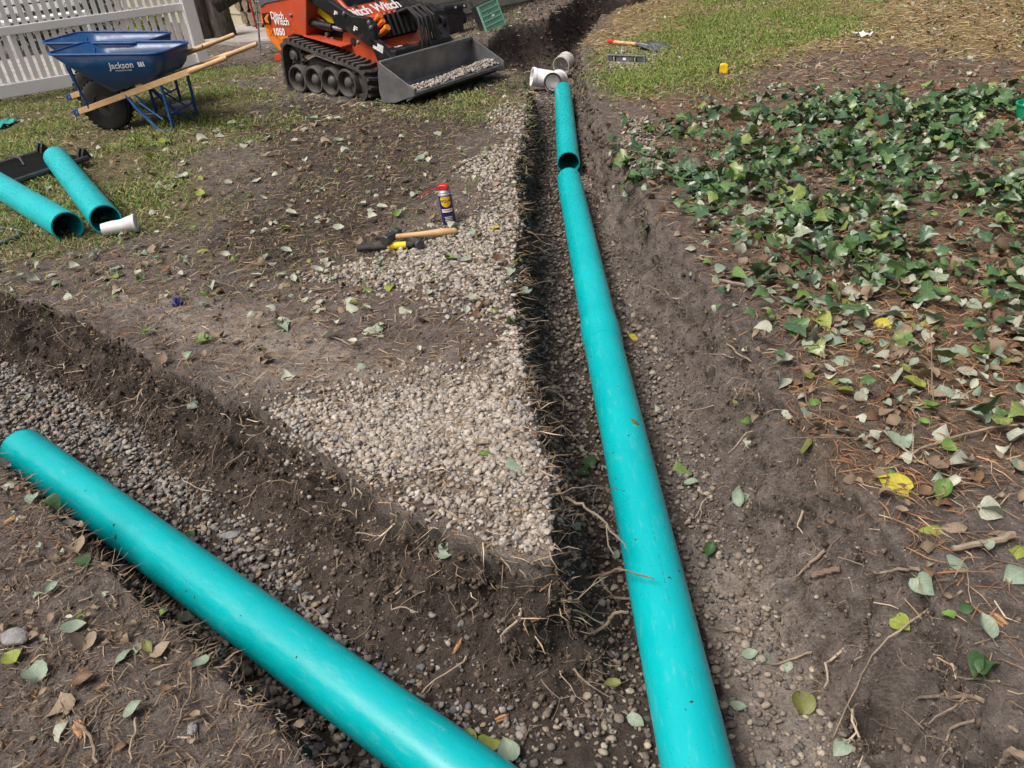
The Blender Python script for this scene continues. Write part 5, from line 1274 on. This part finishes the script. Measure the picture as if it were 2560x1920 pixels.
def where_is(p):
    f_ = trench_field(np.array([p.x]), np.array([p.y])); side = int(f_[4][0])
    if p.z < -.2: return 'on the gravel bed of the left trench' if p.x < -.05 else 'on the gravel bed of the right trench'
    if p.z < -.10 and side == 2: return 'on the sloping wall of the right bank'
    if p.z < -.10: return 'on the cut wall of the earth wedge'
    if side == 1: return 'on the bank below the muddy pipe'
    if side == 2: return 'among the litter of the ivy bank' if p.y > 1.5 else 'on the bare soil around the burrow'
    if p.x < -1.6 and p.y > 3.6: return 'on the lawn by the loose pipes'
    if p.y > 4.2: return 'on the churned dirt before the loader'
    if p.y > 2.6: return 'around the hammers and spray can'
    return 'on the gravelly wedge between the trenches'
n_leaf = 0
def put_leaf(px=None, py=None, colour='pale', size=None, k=None, pos=None, nrm=None, extra='', lift=.006):
    global n_leaf
    if pos is None: pos, nrm = hit(px, py)
    nrm = (nrm+Vector((0, 0, .8))).normalized()
    k = random.randrange(len(LEAFS)) if k is None else k; size = size or random.uniform(.034, .06)
    o = link('fallen_leaf', leaf_mesh(k, colour)); Mx = on_normal(nrm, random.uniform(0, 6.28), .22).to_4x4() @ Matrix.Diagonal((size, size, size, 1)); Mx.translation = pos+Vector((0, 0, lift+size*.07)); o.matrix_world = Mx
    shape = ('small' if size < .041 else 'middling' if size < .052 else 'broad')+' '+('flat', 'arched', 'cupped', 'curled', 'bowed', 'twisted', 'folded', 'tented', 'wavy')[k]+' '+('heart shaped' if LEAFK[k][0] == 'heart' else 'oval')
    wz_ = where_is(pos)
    tag(o, f'{colour} {shape} fallen leaf {extra or wz_}', 'leaf', 'fallen leaves '+wz_); n_leaf += 1
    return o
def RG(x0, y0, sc_): return lambda X, Y: ((x0+X/sc_)/SC, (y0+Y/sc_)/SC)
rA = RG(1500, 600, 2.087); rB = RG(1760, 1200, 2.304); rC = RG(0, 1300, 2.676); rD = RG(900, 1320, 2.765); rE = RG(0, 700, 2.765); rF = RG(700, 900, 2.765); rG_ = RG(640, 380, 2.765)
put_leaf(*rA(1540, 1300), 'yellow', .074, 0, extra='lying bright on the ivy bank soil')
p_, n_ = hit(*rA(1690, 850))
L_A = 'pale:985,905 785,1060 1200,690 945,655 1260,1020 1780,1040 1880,1190 2150,440 1460,390 1370,105 1540,140 2040,1420 930,755 290,880 1000,200 1650,570 1500,610 1320,280 2050,480 2180,1050 1360,830 1910,820;green:1005,480 1105,850 1510,1225 1780,1345 440,1205 720,210 870,210 1390,230 1690,850;yellow green:1150,455 1640,780 1680,440 1290,350 1380,370 2130,650;sage:1555,1080 735,1365 1070,920 1140,545 1760,620 1780,1270 1960,940 560,30 470,1290;olive:1090,1090 710,850 2000,600;yellow:180,505 1465,450 1590,410;tan:1000,205 2060,690 1390,1040 1520,600 2170,1215;brown:2070,330 1300,760'
L_B = 'sage:1270,625 1620,890 340,1030 250,1020 470,1090 180,1320 205,130 1470,480 790,1550 1800,560;dark green:1490,740 30,430 1640,1110 1600,1090;yellow green:1810,410 1130,840 1320,285;olive:560,1300;pale:1650,190;tan:1430,270 1700,310'
L_C = 'pale:475,60 380,1410;tan:515,210 570,840 1075,900 390,1250;dark green:570,290 1265,105;sage:480,745 250,500 370,465 810,920 905,870 900,1310 1360,970 1240,680 250,1050;olive:1000,865;yellow green:90,950;brown:560,1100'
L_D = 'sage:1030,1570 580,160 1900,1345 1770,210 600,190;yellow green:905,1475 760,1465;olive:1760,1100;pale:470,1285'
L_E = 'sage:400,1130 190,830 1350,870 1960,340;olive:440,1450 1810,475;green:1415,430 300,280;pale:1410,185 1870,195 1740,245 455,130 1460,60 2110,150 2000,680 20,1300 140,1650 1960,300 1920,310 2190,200 815,80;tan:1840,570 1640,440'
L_F = 'green:1440,645;sage:1640,745 2030,1150;tan:1250,765 1420,940 1390,590;dark green:2110,790 2150,720;pale:60,125 1540,1270'
L_G = 'pale:130,490 245,375 440,450 565,535 465,695 105,780 430,840 270,900 345,1040 440,1050 435,1095 655,1100 770,1095 95,1080 780,1250 860,1280 1100,300 1030,395 1215,505 1570,440 1660,440 1370,525 830,40 720,110 1040,1105 200,700 800,410 740,380 300,520 480,750 920,275 1300,70 240,440 60,330 950,380 870,400 1000,690 1450,1110 1850,990;sage:1315,730 1450,760 1540,675 1770,850 1130,430 1490,575 850,1225 545,895 190,1240 860,800;green:780,960 1200,905 1340,760 1740,385 1435,40 1360,590;yellow green:930,945 1640,1100 80,295 205,540 370,755 605,310 660,1055;yellow:1650,535'
for rg_, txt in ((rA, L_A), (rB, L_B), (rC, L_C), (rD, L_D), (rE, L_E), (rF, L_F), (rG_, L_G)):
    for part in txt.split(';'):
        c_, pts_ = part.split(':')
        for q in pts_.split():
            X_, Y_ = map(int, q.split(',')); put_leaf(*rg_(X_, Y_), c_, random.uniform(.042, .074) if rg_ is rA else None)
# the small leaf resting on the near pipe
pl = at(1374, 911, PZ+RO*.95); put_leaf(None, None, 'olive', .045, 4, pos=Vector((pl.x, pl.y, PZ+RO*.93)), nrm=Vector((.3, 0, 1)), extra='resting on top of the near green pipe', lift=0)
for px_, py_, c_ in ((30, 1015, 'dark green'), (62, 1050, 'sage'), (95, 1062, 'green'), (125, 1085, 'olive'), (20, 1050, 'pale'), (140, 1060, 'olive'), (75, 1085, 'sage'), (110, 1100, 'dark green')): put_leaf(px_, py_, c_, random.uniform(.035, .06))
# scattered further leaves
def rnd_leaf(pix, n, cols, smin=.035, smax=.062):
    for x, y in sample_poly([g2(*p) for p in pix], n):
        p_, n_ = drop(x, y); put_leaf(None, None, random.choice(cols), random.uniform(smin, smax), pos=p_, nrm=n_)
rnd_leaf([(20, 560), (330, 520), (620, 560), (700, 640), (400, 620), (100, 640)], 14, ['pale', 'pale', 'tan', 'sage', 'yellow green'])
rnd_leaf([(300, 300), (560, 250), (620, 330), (480, 480), (350, 480), (270, 400)], 26, ['pale', 'pale', 'pale', 'tan', 'yellow green'], .06, .09)
rnd_leaf([(560, 260), (840, 225), (1050, 220), (1000, 320), (900, 400), (700, 480), (560, 420)], 26, ['pale', 'pale', 'tan', 'sage'], .05, .085)
rnd_leaf([(1500, 560), (1700, 640), (2212, 640), (2212, 900), (1900, 950), (1720, 850), (1600, 760)], 60, ['pale', 'pale', 'sage', 'sage', 'green', 'tan', 'olive'])

Z_IVY = [(1400, 300), (1480, 262), (1620, 250), (1780, 215), (1900, 190), (2300, 215), (2600, 300), (2700, 700), (2212, 700), (2000, 640), (1800, 660), (1640, 610), (1520, 560), (1480, 470), (1500, 420), (1420, 380)]
Z_IVY2 = [(1540, 580), (2300, 620), (2300, 900), (2000, 900), (1800, 830), (1650, 780), (1600, 700)]
ivyw = zone(X, Y, Z_IVY, .5, seed=81, nz=.7, nsc=1.1)*top*(.10+sstep(-.2, .3, fbm(X*2.6, Y*2.6, oct=3, s=83)))*np.where(gx > 1.2, 1, .8)
ivyw = ivyw+.34*zone(X, Y, Z_IVY2, .2, seed=82, nz=.15)*top*(.25+sstep(0, .4, fbm(X*3.1, Y*3.1, oct=2, s=84)))
# the mass of smaller leaves nobody counts
M_LEAFMASS = attr_material('leaf_mass', .6, .15, 30, trans=.15)
def leaf_mass(name, label, cat, wt, n, smin, smax, cols, wts, protos, lift=(.004, .02), tilt=.35, parent=None):
    i, p = ids_of(wt); I_ = rng.choice(i, n, p=p/p.sum()); V_, F_, C_ = [], [], []; k = 0
    col = palette(n, cols, wts, .22); sz = rng.uniform(smin, smax, n); Rm = rand_rot(n, tilt)
    for q in range(n):
        lv, lf, _ = protos[int(rng.integers(len(protos)))]
        V_.append((lv*sz[q]) @ Rm[q].T+V[I_[q]]+np.array([rng.normal(0, .02), rng.normal(0, .02), rng.uniform(*lift)+sz[q]*.1])); F_.append(lf+k); k += len(lv); C_.append(np.repeat(col[q:q+1], len(lv), 0))
    o = link(name, arrays_mesh(name, np.concatenate(V_), np.concatenate(F_), np.concatenate(C_), M_LEAFMASS), parent)
    return tag(o, label, cat, kind='stuff')
LC = [COLS['pale'], COLS['sage'], (.25, .19, .13), COLS['green'], COLS['brown'], (.20, .15, .10)]
CURLED = [leaf_arrays(*k) for k in (('heart', .9, .7, .6), ('oval', 1.4, 1.0, -.5), ('heart', -1.0, -.8, .9), ('oval', -.8, 1.3, .8), ('heart', .5, -1.2, -1.0))]
leaf_mass('leaf_litter', 'pale curled leaves caught among the ivy', 'leaf litter', ivyw*dens, 1500, .022, .055, LC, [3, 3, 2, 1, 1, 2], LEAFS, (.01, .06), .7)
leaf_mass('leaf_litter', 'small dry leaves mixed into the litter of the right bank', 'leaf litter', litter*top*dens*(gx > .5), 4200, .016, .042, LC, [2.2, 2, 3, 1.0, 3.5, 3], CURLED)
leaf_mass('leaf_litter', 'small pale leaves strewn over lawn and dirt left of the trench', 'leaf litter', top*dens*(wh == 0)*(gy > 2.3), 1500, .02, .05, LC, [3, 1.2, 3, .6, 1.5, 3], CURLED)
leaf_mass('leaf_litter', 'tiny leaf scraps on the bank below the muddy pipe', 'leaf litter', top*(wh == 1), 600, .008, .024, LC, [.5, 1, 3, .3, 3, 3], CURLED)

# ------------------------------------------------------------------ ivy
iv = thing('ivy_patch', 'dark green ivy spreading over the right bank', 'ivy', (1.9, 4.3, drop(1.9, 4.3)[0].z))
ivo = Vector(iv.location)
i, p = ids_of(ivyw); NI = 3100; I_ = rng.choice(i, NI, p=p/p.sum()); P = V[I_]+np.stack([rng.normal(0, .03, NI), rng.normal(0, .03, NI), rng.uniform(.012, .085, NI)], 1)
sz = .024+.062*rng.uniform(0, 1, NI)**1.3*np.where(P[:, 1] < 3.2, 1.0, 1.05); vis_px = sz/P[:, 1]; order = np.argsort(-vis_px)
big_ok = [q for q in order if abs(P[q, 0]) < .66*P[q, 1]+.3]; single = set(big_ok[:290])
IVC = [(.035, .078, .028), (.06, .12, .04), (.09, .155, .055), (.15, .20, .055), (.20, .24, .16), (.05, .10, .05)]
def ivy_material(name, col):
    mt, nt, b = nodes(name); tc = nt.nodes.new('ShaderNodeTexCoord'); n = noise_node(nt, 4, 4, .6, vec=tc.outputs['Object'])
    c = ramp_node(nt, n.outputs['Fac'], [(.3, tuple(x*.7 for x in col)), (.7, tuple(x*1.3 for x in col))]).outputs[0]
    w_ = nt.nodes.new('ShaderNodeTexGradient'); w_.gradient_type = 'RADIAL'; nt.links.new(tc.outputs['Object'], w_.inputs[0])
    pg = nt.nodes.new('ShaderNodeMath'); pg.operation = 'PINGPONG'; pg.inputs[1].default_value = .0625; nt.links.new(w_.outputs['Fac'], pg.inputs[0])
    vr = ramp_node(nt, pg.outputs[0], [(.003, (.6,)*3), (.008, (0, 0, 0))]).outputs[0]
    c = mix_node(nt, vr, c, tuple(min(1, x*2+.04) for x in col)); nt.links.new(c, b.inputs['Base Color'])
    b.inputs['Roughness'].default_value = .33; b.inputs['Specular IOR Level'].default_value = .5; return mt
IVM = [ivy_material('ivy_leaf_%d' % k, c) for k, c in enumerate(IVC)]
IVMESH = [[arrays_mesh('ivy_leaf', a_[0], a_[1], None, m_) for m_ in IVM] for a_ in IVY]
V_, F_, C_ = [], [], []; k = 0; Rm = rand_rot(NI, .5); cw = np.array([3, 4, 3, 1.6, 1.0, 3]); ci = rng.choice(6, NI, p=cw/cw.sum())
for q in range(NI):
    pr_ = int(rng.integers(len(IVY)))
    if q in single:
        o = link('ivy_leaf', IVMESH[pr_][ci[q]], iv); Mx = Matrix(Rm[q].tolist()).to_4x4() @ Matrix.Diagonal((sz[q], sz[q], sz[q], 1)); Mx.translation = Vector(P[q])-ivo; o.matrix_local = Mx
    else:
        lv, lf, _ = IVY[pr_]; V_.append((lv*sz[q]) @ Rm[q].T+P[q]-np.array(ivo)); F_.append(lf+k); k += len(lv); C_.append(np.repeat((np.array(IVC[ci[q]])*rng.uniform(.75, 1.3))[None], len(lv), 0))
M_IVYM = attr_material('ivy_mass', .36, .2, 25, spec=.5)
tag(link('ivy_foliage', arrays_mesh('ivy_foliage', np.concatenate(V_), np.concatenate(F_), np.concatenate(C_), M_IVYM), iv), kind='stuff')
M_VINE = paint('vine_stem', (.13, .085, .055), .8, var=.3, bump=.2)
for q in range(26):
    a_ = Vector(P[int(rng.choice(big_ok[:900]))]); d_ = random.uniform(0, 6.28); pts_ = []
    for s_ in range(9):
        z_ = drop(a_.x, a_.y)[0].z+random.uniform(.01, .05); pts_.append(Vector((a_.x, a_.y, z_))-ivo); d_ += random.gauss(0, .5); a_ = a_+Vector((math.cos(d_), math.sin(d_), 0))*random.uniform(.05, .11)
    MB().tube(smooth_path(pts_, 3), random.uniform(.0018, .0032), 5).build('vine', M_VINE, iv, smooth=True)

# ------------------------------------------------------------------ twigs and roots
M_TWIG = paint('twig_bark', (.20, .15, .105), .85, var=.35, scale=40, bump=.3); M_ROOT = paint('root_skin', (.25, .19, .135), .8, var=.35, scale=50, bump=.2); M_ROOTR = paint('root_red', (.19, .125, .09), .75, var=.3, scale=40)
M_PALEWOOD = paint('bare_wood', (.27, .215, .155), .75, var=.25, scale=30, bump=.2)
def taper_path(pts, r0, r1): n = len(pts); return [r0+(r1-r0)*i_/(n-1) for i_ in range(n)]
def kink(pts, amt):
    o = [Vector(p) for p in pts]
    for i_ in range(1, len(o)-1): o[i_] = o[i_]+Vector((random.gauss(0, amt), random.gauss(0, amt), abs(random.gauss(0, amt*.6))))
    return o
def twig_px(pix, r0, r1, label, mat=None, lift=.008, forks=0, name='twig', mid_lift=0, ends=None):
    pts = []
    for i_, q in enumerate(pix):
        p_, n_ = hit(*q); t_ = i_/(len(pix)-1); pts.append(p_+Vector((0, 0, lift+r0+mid_lift*4*t_*(1-t_))))
    r0 *= .75; r1 *= .75; pts = kink(smooth_path(pts, 4), .0025); mb = MB(); mb.tube(pts, taper_path(pts, r0, r1), 7)
    for k_ in range(forks):
        b_ = pts[random.randrange(len(pts)//4, len(pts)-2)]; d_ = (pts[-1]-pts[0]).normalized(); d_ = (d_+Vector((random.gauss(0, .7), random.gauss(0, .7), random.uniform(.0, .5)))).normalized()
        sub = kink([b_, b_+d_*.04, b_+d_*.085+Vector((0, 0, -.006)), b_+d_*.12], .004); mb.tube(sub, taper_path(sub, r0*.5, r1*.5), 5)
    return tag(mb.build(name, mat or M_TWIG, smooth=True), label, name)
twig_px([rB(1480, 660), rB(1230, 830), rB(1000, 1010), rB(870, 1230), rB(740, 1500)], .0042, .0015, 'long thin twig slanting down the bare soil past the burrow', M_PALEWOOD, mid_lift=.02)
twig_px([rB(1770, 350), rB(1600, 400), rB(1420, 430)], .012, .009, 'thick short stick lying above the burrow', M_PALEWOOD)
twig_px([rB(1230, 540), rB(1080, 545), rB(930, 570)], .006, .003, 'stick broken off in the soil above the burrow', M_PALEWOOD, forks=1)
twig_px([rB(780, 545), rB(700, 560), rB(620, 580)], .010, .011, 'stubby reddish cut root in the right bank', M_ROOTR, name='root')
twig_px([rB(690, 430), rB(590, 520), rB(520, 600)], .007, .003, 'brown root lying along the right bank slope', M_ROOT, name='root')
twig_px([rB(1600, 1300), rB(1400, 1270), rB(1220, 1285)], .007, .004, 'crooked root along the lower right bank', M_ROOT, name='root', forks=2)
twig_px([rB(1790, 1470), rB(1550, 1405), rB(1400, 1480), rB(1370, 1580)], .005, .003, 'arching root at the foot of the bare bank', M_ROOT, name='root')
twig_px([rB(1690, 1180), rB(1450, 1150), rB(1280, 1090)], .0035, .0015, 'thin branching root below the burrow', M_ROOT, name='root', forks=3)
twig_px([rB(1843, 1650), rB(1760, 1600), rB(1700, 1655)], .012, .008, 'thick woody root at the lower edge of the right bank', M_ROOT, name='root')
twig_px([rB(240, 910), rB(130, 880), rB(20, 865)], .004, .002, 'dark twig lying on the trench gravel by the near pipe', M_TWIG)
twig_px([rB(620, 1010), rB(430, 1075), rB(290, 1060)], .0045, .002, 'thin root crossing two sage leaves at the trench edge', M_ROOT, name='root')
twig_px([rA(2212, 980), rA(1960, 1030), rA(1700, 1110), rA(1600, 1150)], .005, .004, 'pale straight stick across the ivy bank litter', M_PALEWOOD, mid_lift=.01)
twig_px([rA(1480, 1015), rA(1620, 1140), rA(1780, 1240), rA(2000, 1310)], .0045, .002, 'forked stick crossing the pale straight one', M_PALEWOOD, forks=2)
twig_px([rA(620, 230), rA(760, 255), rA(860, 265)], .008, .007, 'stout pale stick end at the bank rim', M_PALEWOOD)
twig_px([rA(980, 290), rA(1150, 360), rA(1320, 400), rA(1620, 385)], .006, .004, 'long pale vine stem under the ivy edge', M_PALEWOOD, mid_lift=.01)
twig_px([rA(660, 560), rA(740, 620), rA(850, 690)], .005, .003, 'pale broken twig at the rim under the ivy', M_PALEWOOD)
twig_px([rA(540, 610), rA(640, 615), rA(720, 640)], .005, .002, 'short root pointing out over the right bank', M_PALEWOOD, name='root')
twig_px([rA(950, 1050), rA(1150, 1048), rA(1400, 1050)], .003, .002, 'straight thin stem by the white folded leaf', M_TWIG)
twig_px([rA(1740, 880), rA(1690, 620), rA(1810, 470)], .0025, .0015, 'dark bare stem standing in the ivy litter', M_TWIG, mid_lift=.08)
twig_px([rC(530, 1380), rC(620, 1480), rC(670, 1650)], .005, .004, 'bent twig at the lower edge of the left bank', M_TWIG)
twig_px([rC(1300, 980), rC(1270, 1220), rC(1160, 1480)], .0032, .002, 'long curved stem on the bank below the muddy pipe', M_TWIG)
twig_px([rC(920, 1350), rC(900, 1500), rC(880, 1650)], .004, .003, 'straight twig below a sage leaf on the left bank', M_PALEWOOD)
twig_px([rC(750, 1160), rC(690, 1260), rC(600, 1400)], .004, .003, 'crooked dark twig on the left bank', M_TWIG)
twig_px([rC(1410, 930), rC(1470, 900), rC(1530, 870)], .0045, .003, 'pale snapped twig touching the muddy pipe', M_PALEWOOD)
twig_px([rC(600, 750), rC(700, 765), rC(820, 768)], .0032, .002, 'thin straight twig on the bare left bank soil', M_TWIG)
twig_px([rC(970, 665), rC(1120, 700), rC(1290, 740), rC(1460, 740)], .0035, .0018, 'twig running along the rim above the muddy pipe', M_TWIG, forks=2)
twig_px([rG_(450, 1280), rG_(560, 1310), rG_(675, 1370)], .0045, .003, 'pale curved twig on the wedge soil', M_PALEWOOD)
twig_px([rG_(380, 970), rG_(460, 975), rG_(550, 960)], .008, .006, 'short thick stick left of the spilled gravel', M_TWIG)
twig_px([rG_(410, 1180), rG_(480, 1220), rG_(600, 1240)], .004, .002, 'twig lying over the wedge soil by pale leaves', M_TWIG, forks=1)
twig_px([rE(1390, 570), rE(1700, 605), rE(1920, 612)], .003, .002, 'long straight stem on the dusty wedge top', M_TWIG)
twig_px([rE(1440, 10), rE(1620, 70), rE(1720, 170)], .003, .002, 'curved dry stem on the dirt', M_TWIG)
# roots reaching out into the trench
def reach_root(a_px, tip, r0, r1, label, mat=None, forks=0):
    a_, n_ = hit(*a_px); b_ = Vector(tip); mid = a_.lerp(b_, .5)+Vector((0, 0, .03)); pts = kink(smooth_path([a_-(b_-a_)*.08, a_.lerp(b_, .25)+Vector((0, 0, .018)), mid, b_], 4), .004)
    mb = MB(); mb.tube(pts, taper_path(pts, r0, r1), 7)
    for k_ in range(forks):
        s_ = pts[random.randrange(3, len(pts)-2)]; d_ = ((b_-a_).normalized()+Vector((random.gauss(0, .6), random.gauss(0, .6), random.gauss(-.2, .4)))).normalized(); sub = kink([s_, s_+d_*.03, s_+d_*.06, s_+d_*.085], .005); mb.tube(sub, taper_path(sub, r0*.5, r1*.6), 5)
    return tag(mb.build('root', mat or M_ROOT, smooth=True), label, 'root')
reach_root((1215, 1080), g(1338, 1160, -.10), .005, .003, 'stout pale root slanting from the gravel wedge to the near pipe', M_PALEWOOD, 2)
reach_root((1270, 1250), g(1412, 1250, -.12), .0045, .002, 'reddish root reaching over the near pipe from the wedge tip', M_ROOTR, 1)
reach_root((1180, 1075), g(1350, 1060, -.14), .003, .001, 'thin forked root tip touching the near pipe', M_PALEWOOD, 3)
reach_root((1290, 1370), g(1356, 1322, -.2), .005, .004, 'thick dark root stub between wedge tip and pipe', M_TWIG, 0)
wids = {'wedge': np.where((wall > .35) & (wh == 0) & (gy < 4) & (gx < .15) & (gx > -2.7) & (s > -.2))[0], 'rim': np.where((wall > .3) & (wh == 0) & (gx > .0) & (gy < 7))[0], 'right': np.where((wall > .3) & (wh == 2) & (gy < 5))[0], 'left': np.where((wall > .2) & (wh == 1) & (gx > -1.8) & (Z > -.12))[0]}
def rand_root(key, r0, length, mb=None):
    i_ = int(rng.choice(wids[key])); p_ = Vector(V[i_]); o_ = Vector((ux[i_], uy[i_], 0)); d_ = (o_*random.uniform(.3, 1)+Vector((random.gauss(0, .7), random.gauss(0, .7), random.gauss(-.35, .45)))).normalized()
    if d_.dot(o_) < .1: d_ = (d_+o_*.5).normalized()
    pts = [p_-o_*.012]; n_ = 6; st = length/n_
    for k_ in range(n_):
        d_ = (d_+Vector((random.gauss(0, .38), random.gauss(0, .38), random.gauss(-.08, .35)))+o_*.05).normalized(); pts.append(pts[-1]+d_*st)
    mb = mb or MB(); mb.tube(pts, taper_path(pts, r0, r0*.35), 5 if r0 > .0016 else 3, cap=False)
    if length > .08:
        for b_ in range(random.choice((0, 1, 1, 2))):
            q = pts[random.randrange(2, 5)]; e_ = (d_+Vector((random.gauss(0, .8), random.gauss(0, .8), random.gauss(-.3, .5)))).normalized(); sub = kink([q, q+e_*st, q+e_*st*2], .004); mb.tube(sub, taper_path(sub, r0*.55, r0*.25), 4, cap=False)
    return mb
WHERE = {'wedge': 'root poking from the cut face of the earth wedge', 'rim': 'root hanging from the wedge rim', 'right': 'root on the sloping right bank', 'left': 'root poking over the muddy pipe'}
M_ROOT2 = paint('root_pale', (.40, .325, .24), .8, var=.3, scale=50, bump=.2)
for key, n_ in (('wedge', 140), ('rim', 75), ('right', 75), ('left', 10)):
    for q in range(n_):
        big = random.random(); ln = random.uniform(.06, .20); mi = random.randrange(4); o = rand_root(key, .0016+.003*big**2, ln).build('root', (M_ROOT, M_ROOT2, M_PALEWOOD, M_TWIG)[mi], smooth=True)
        tag(o, ('short', 'mid length', 'long')[int(ln > .10)+int(ln > .15)]+' '+('hair thin', 'thin', 'stout')[int(big > .45)+int(big > .75)]+' '+('tan', 'pale', 'yellowish', 'brown')[mi]+' '+WHERE[key], 'root', WHERE[key])
for key, n_, lab in (('wedge', 2200, 'fine hair roots fringing the wedge cut faces'), ('rim', 1300, 'fine hair roots along the wedge rim over the right trench'), ('right', 2000, 'fine hair roots over the sloping right bank')):
    mb = MB()
    for q in range(n_): rand_root(key, random.uniform(.0006, .0014), random.uniform(.02, .09), mb)
    tag(mb.build('fine_roots', M_ROOT, smooth=True), lab, 'roots', kind='stuff')

# orange cedar sprigs
M_CEDAR = paint('cedar_orange', (.38, .20, .085), .7, var=.3, scale=20)
def sprig(px, py, size, label):
    p_, n_ = hit(px, py); mb = MB(); mb.tube([(0, 0, .004), (0, .5, .01), (0, 1, .004)], [.02, .016, .006], 5)
    for k_ in range(9):
        y = .12+.09*k_; L = .30*(1-.6*abs(y-.4)); 
        for s_ in (-1, 1):
            mb.add([(0, y, .01), (s_*L*.5, y+.13*L/.3, .03), (s_*L, y+.20, .005), (s_*L*.45, y+.02+.16, .0)], [(0, 1, 2, 3)])
            mb.add([(s_*L*.5, y+.1, .01), (s_*L*.85, y+.05, .02), (s_*L*.75, y+.13, .005)], [(0, 1, 2)])
    o = mb.build('cedar_sprig', M_CEDAR); Mx = on_normal(n_, random.uniform(0, 6.28), .1).to_4x4() @ Matrix.Diagonal((size,)*3+(1,)); Mx.translation = p_+Vector((0, 0, .006)); o.matrix_world = Mx
    tag(o, label, 'sprig', 'orange cedar sprigs')
for X_, Y_, s_ in ((500, 1060, .06), (500, 1350, .05), (410, 1330, .04), (640, 1165, .03), (385, 215, .03), (230, 715, .03), (20, 40, .04), (30, 1250, .03), (250, 1200, .05)): sprig(*rC(X_, Y_), s_, ('tiny' if s_ < .035 else 'small' if s_ < .045 else 'long' if s_ < .055 else 'large feathery')+' orange dry cedar sprig on the bank below the muddy pipe')
sprig(*rD(640, 880), .05, 'orange dry cedar sprig caught in the wedge cut face'); sprig(*rD(1030, 1300), .035, 'bright orange cedar scrap at the foot of the wedge'); sprig(*rB(1640, 770), .04, 'orange cedar scrap on the bare soil right of the burrow')

# ------------------------------------------------------------------ beyond the fence: shrubs, a white bench, a flowering plant
M_SHRUB = attr_material('shrub_leaf', .5, .2, 20, trans=.2)
def shrub(p, rad, h, cols, label, n=1400, fl=None):
    t = thing('shrub', label, 'shrub', p, 0, 'shrubs beyond the fence'); V_, F_, C_ = [], [], []; k = 0
    dirs = rng.normal(0, 1, (n, 3)); dirs /= np.linalg.norm(dirs, axis=1)[:, None]; rr = rng.uniform(.35, 1, n)**.5
    pos = dirs*rr[:, None]*np.array([rad, rad, h/2])*(1+.35*fbm(dirs[:, 0]*2.2+p[0], dirs[:, 1]*2.2, dirs[:, 2]*2.2, 2))[:, None]+np.array([0, 0, h/2]); Rm = rand_rot(n, 1.0); col = palette(n, cols, [1]*len(cols), .3); sz = rng.uniform(.035, .07, n)
    for q in range(n):
        lv, lf, _ = LEAFS[3]; V_.append((lv*sz[q]) @ Rm[q].T+pos[q]); F_.append(lf+k); k += len(lv); C_.append(np.repeat(col[q:q+1], len(lv), 0))
    link('foliage', arrays_mesh('foliage', np.concatenate(V_), np.concatenate(F_), np.concatenate(C_), M_SHRUB), t)
    for q in range(5):
        a_ = q*1.3; MB().tube([(0.02*math.cos(a_), .02*math.sin(a_), 0), (rad*.3*math.cos(a_), rad*.3*math.sin(a_), h*.4), (rad*.5*math.cos(a_), rad*.5*math.sin(a_), h*.8)], [.012, .009, .004], 6).build('stem', M_BARK, t, smooth=True)
DG = [(.03, .06, .02), (.05, .09, .03), (.02, .04, .015), (.08, .11, .05)]
def beyond(q, r_): p_ = fA+fd*q+fn*r_; return (p_.x, p_.y, .0)
shrub(beyond(-.3, 3.9), .6, 1.2, DG, 'dark leafy shrub seen through the left fence pickets'); shrub(beyond(.7, 4.2), .55, .9, DG, 'low dark shrub behind the wheelbarrow, beyond the fence', 1100)
shrub(beyond(1.5, 3.9), .4, .7, DG, 'small dark shrub beside the white bench beyond the fence', 800)
shrub(beyond(2.05, 2.6), .25, .5, [(.45, .40, .03), (.30, .32, .05), (.10, .16, .03)], 'yellow flowering plant beyond the fence near its end post', 500)
bp_ = beyond(.9, 3.3); t = thing('bench', 'white garden bench seen through the pickets', 'bench', (bp_[0], bp_[1], .035), math.atan2(fd.y, fd.x))
for k in range(4): MB().box((0, .08+.10*k, .43), (1.1, .085, .025)).build('seat_slat', M_VINYL, t, bevel=.004)
for k in range(4): MB().box((0, .46, .54+.11*k), (1.1, .022, .085)).build('back_slat', M_VINYL, t, bevel=.004)
for x in (-.5, .5):
    MB().box((x, .06, .21), (.06, .06, .42)).build('leg', M_VINYL, t); MB().box((x, .485, .45), (.06, .03, .9)).build('leg', M_VINYL, t)
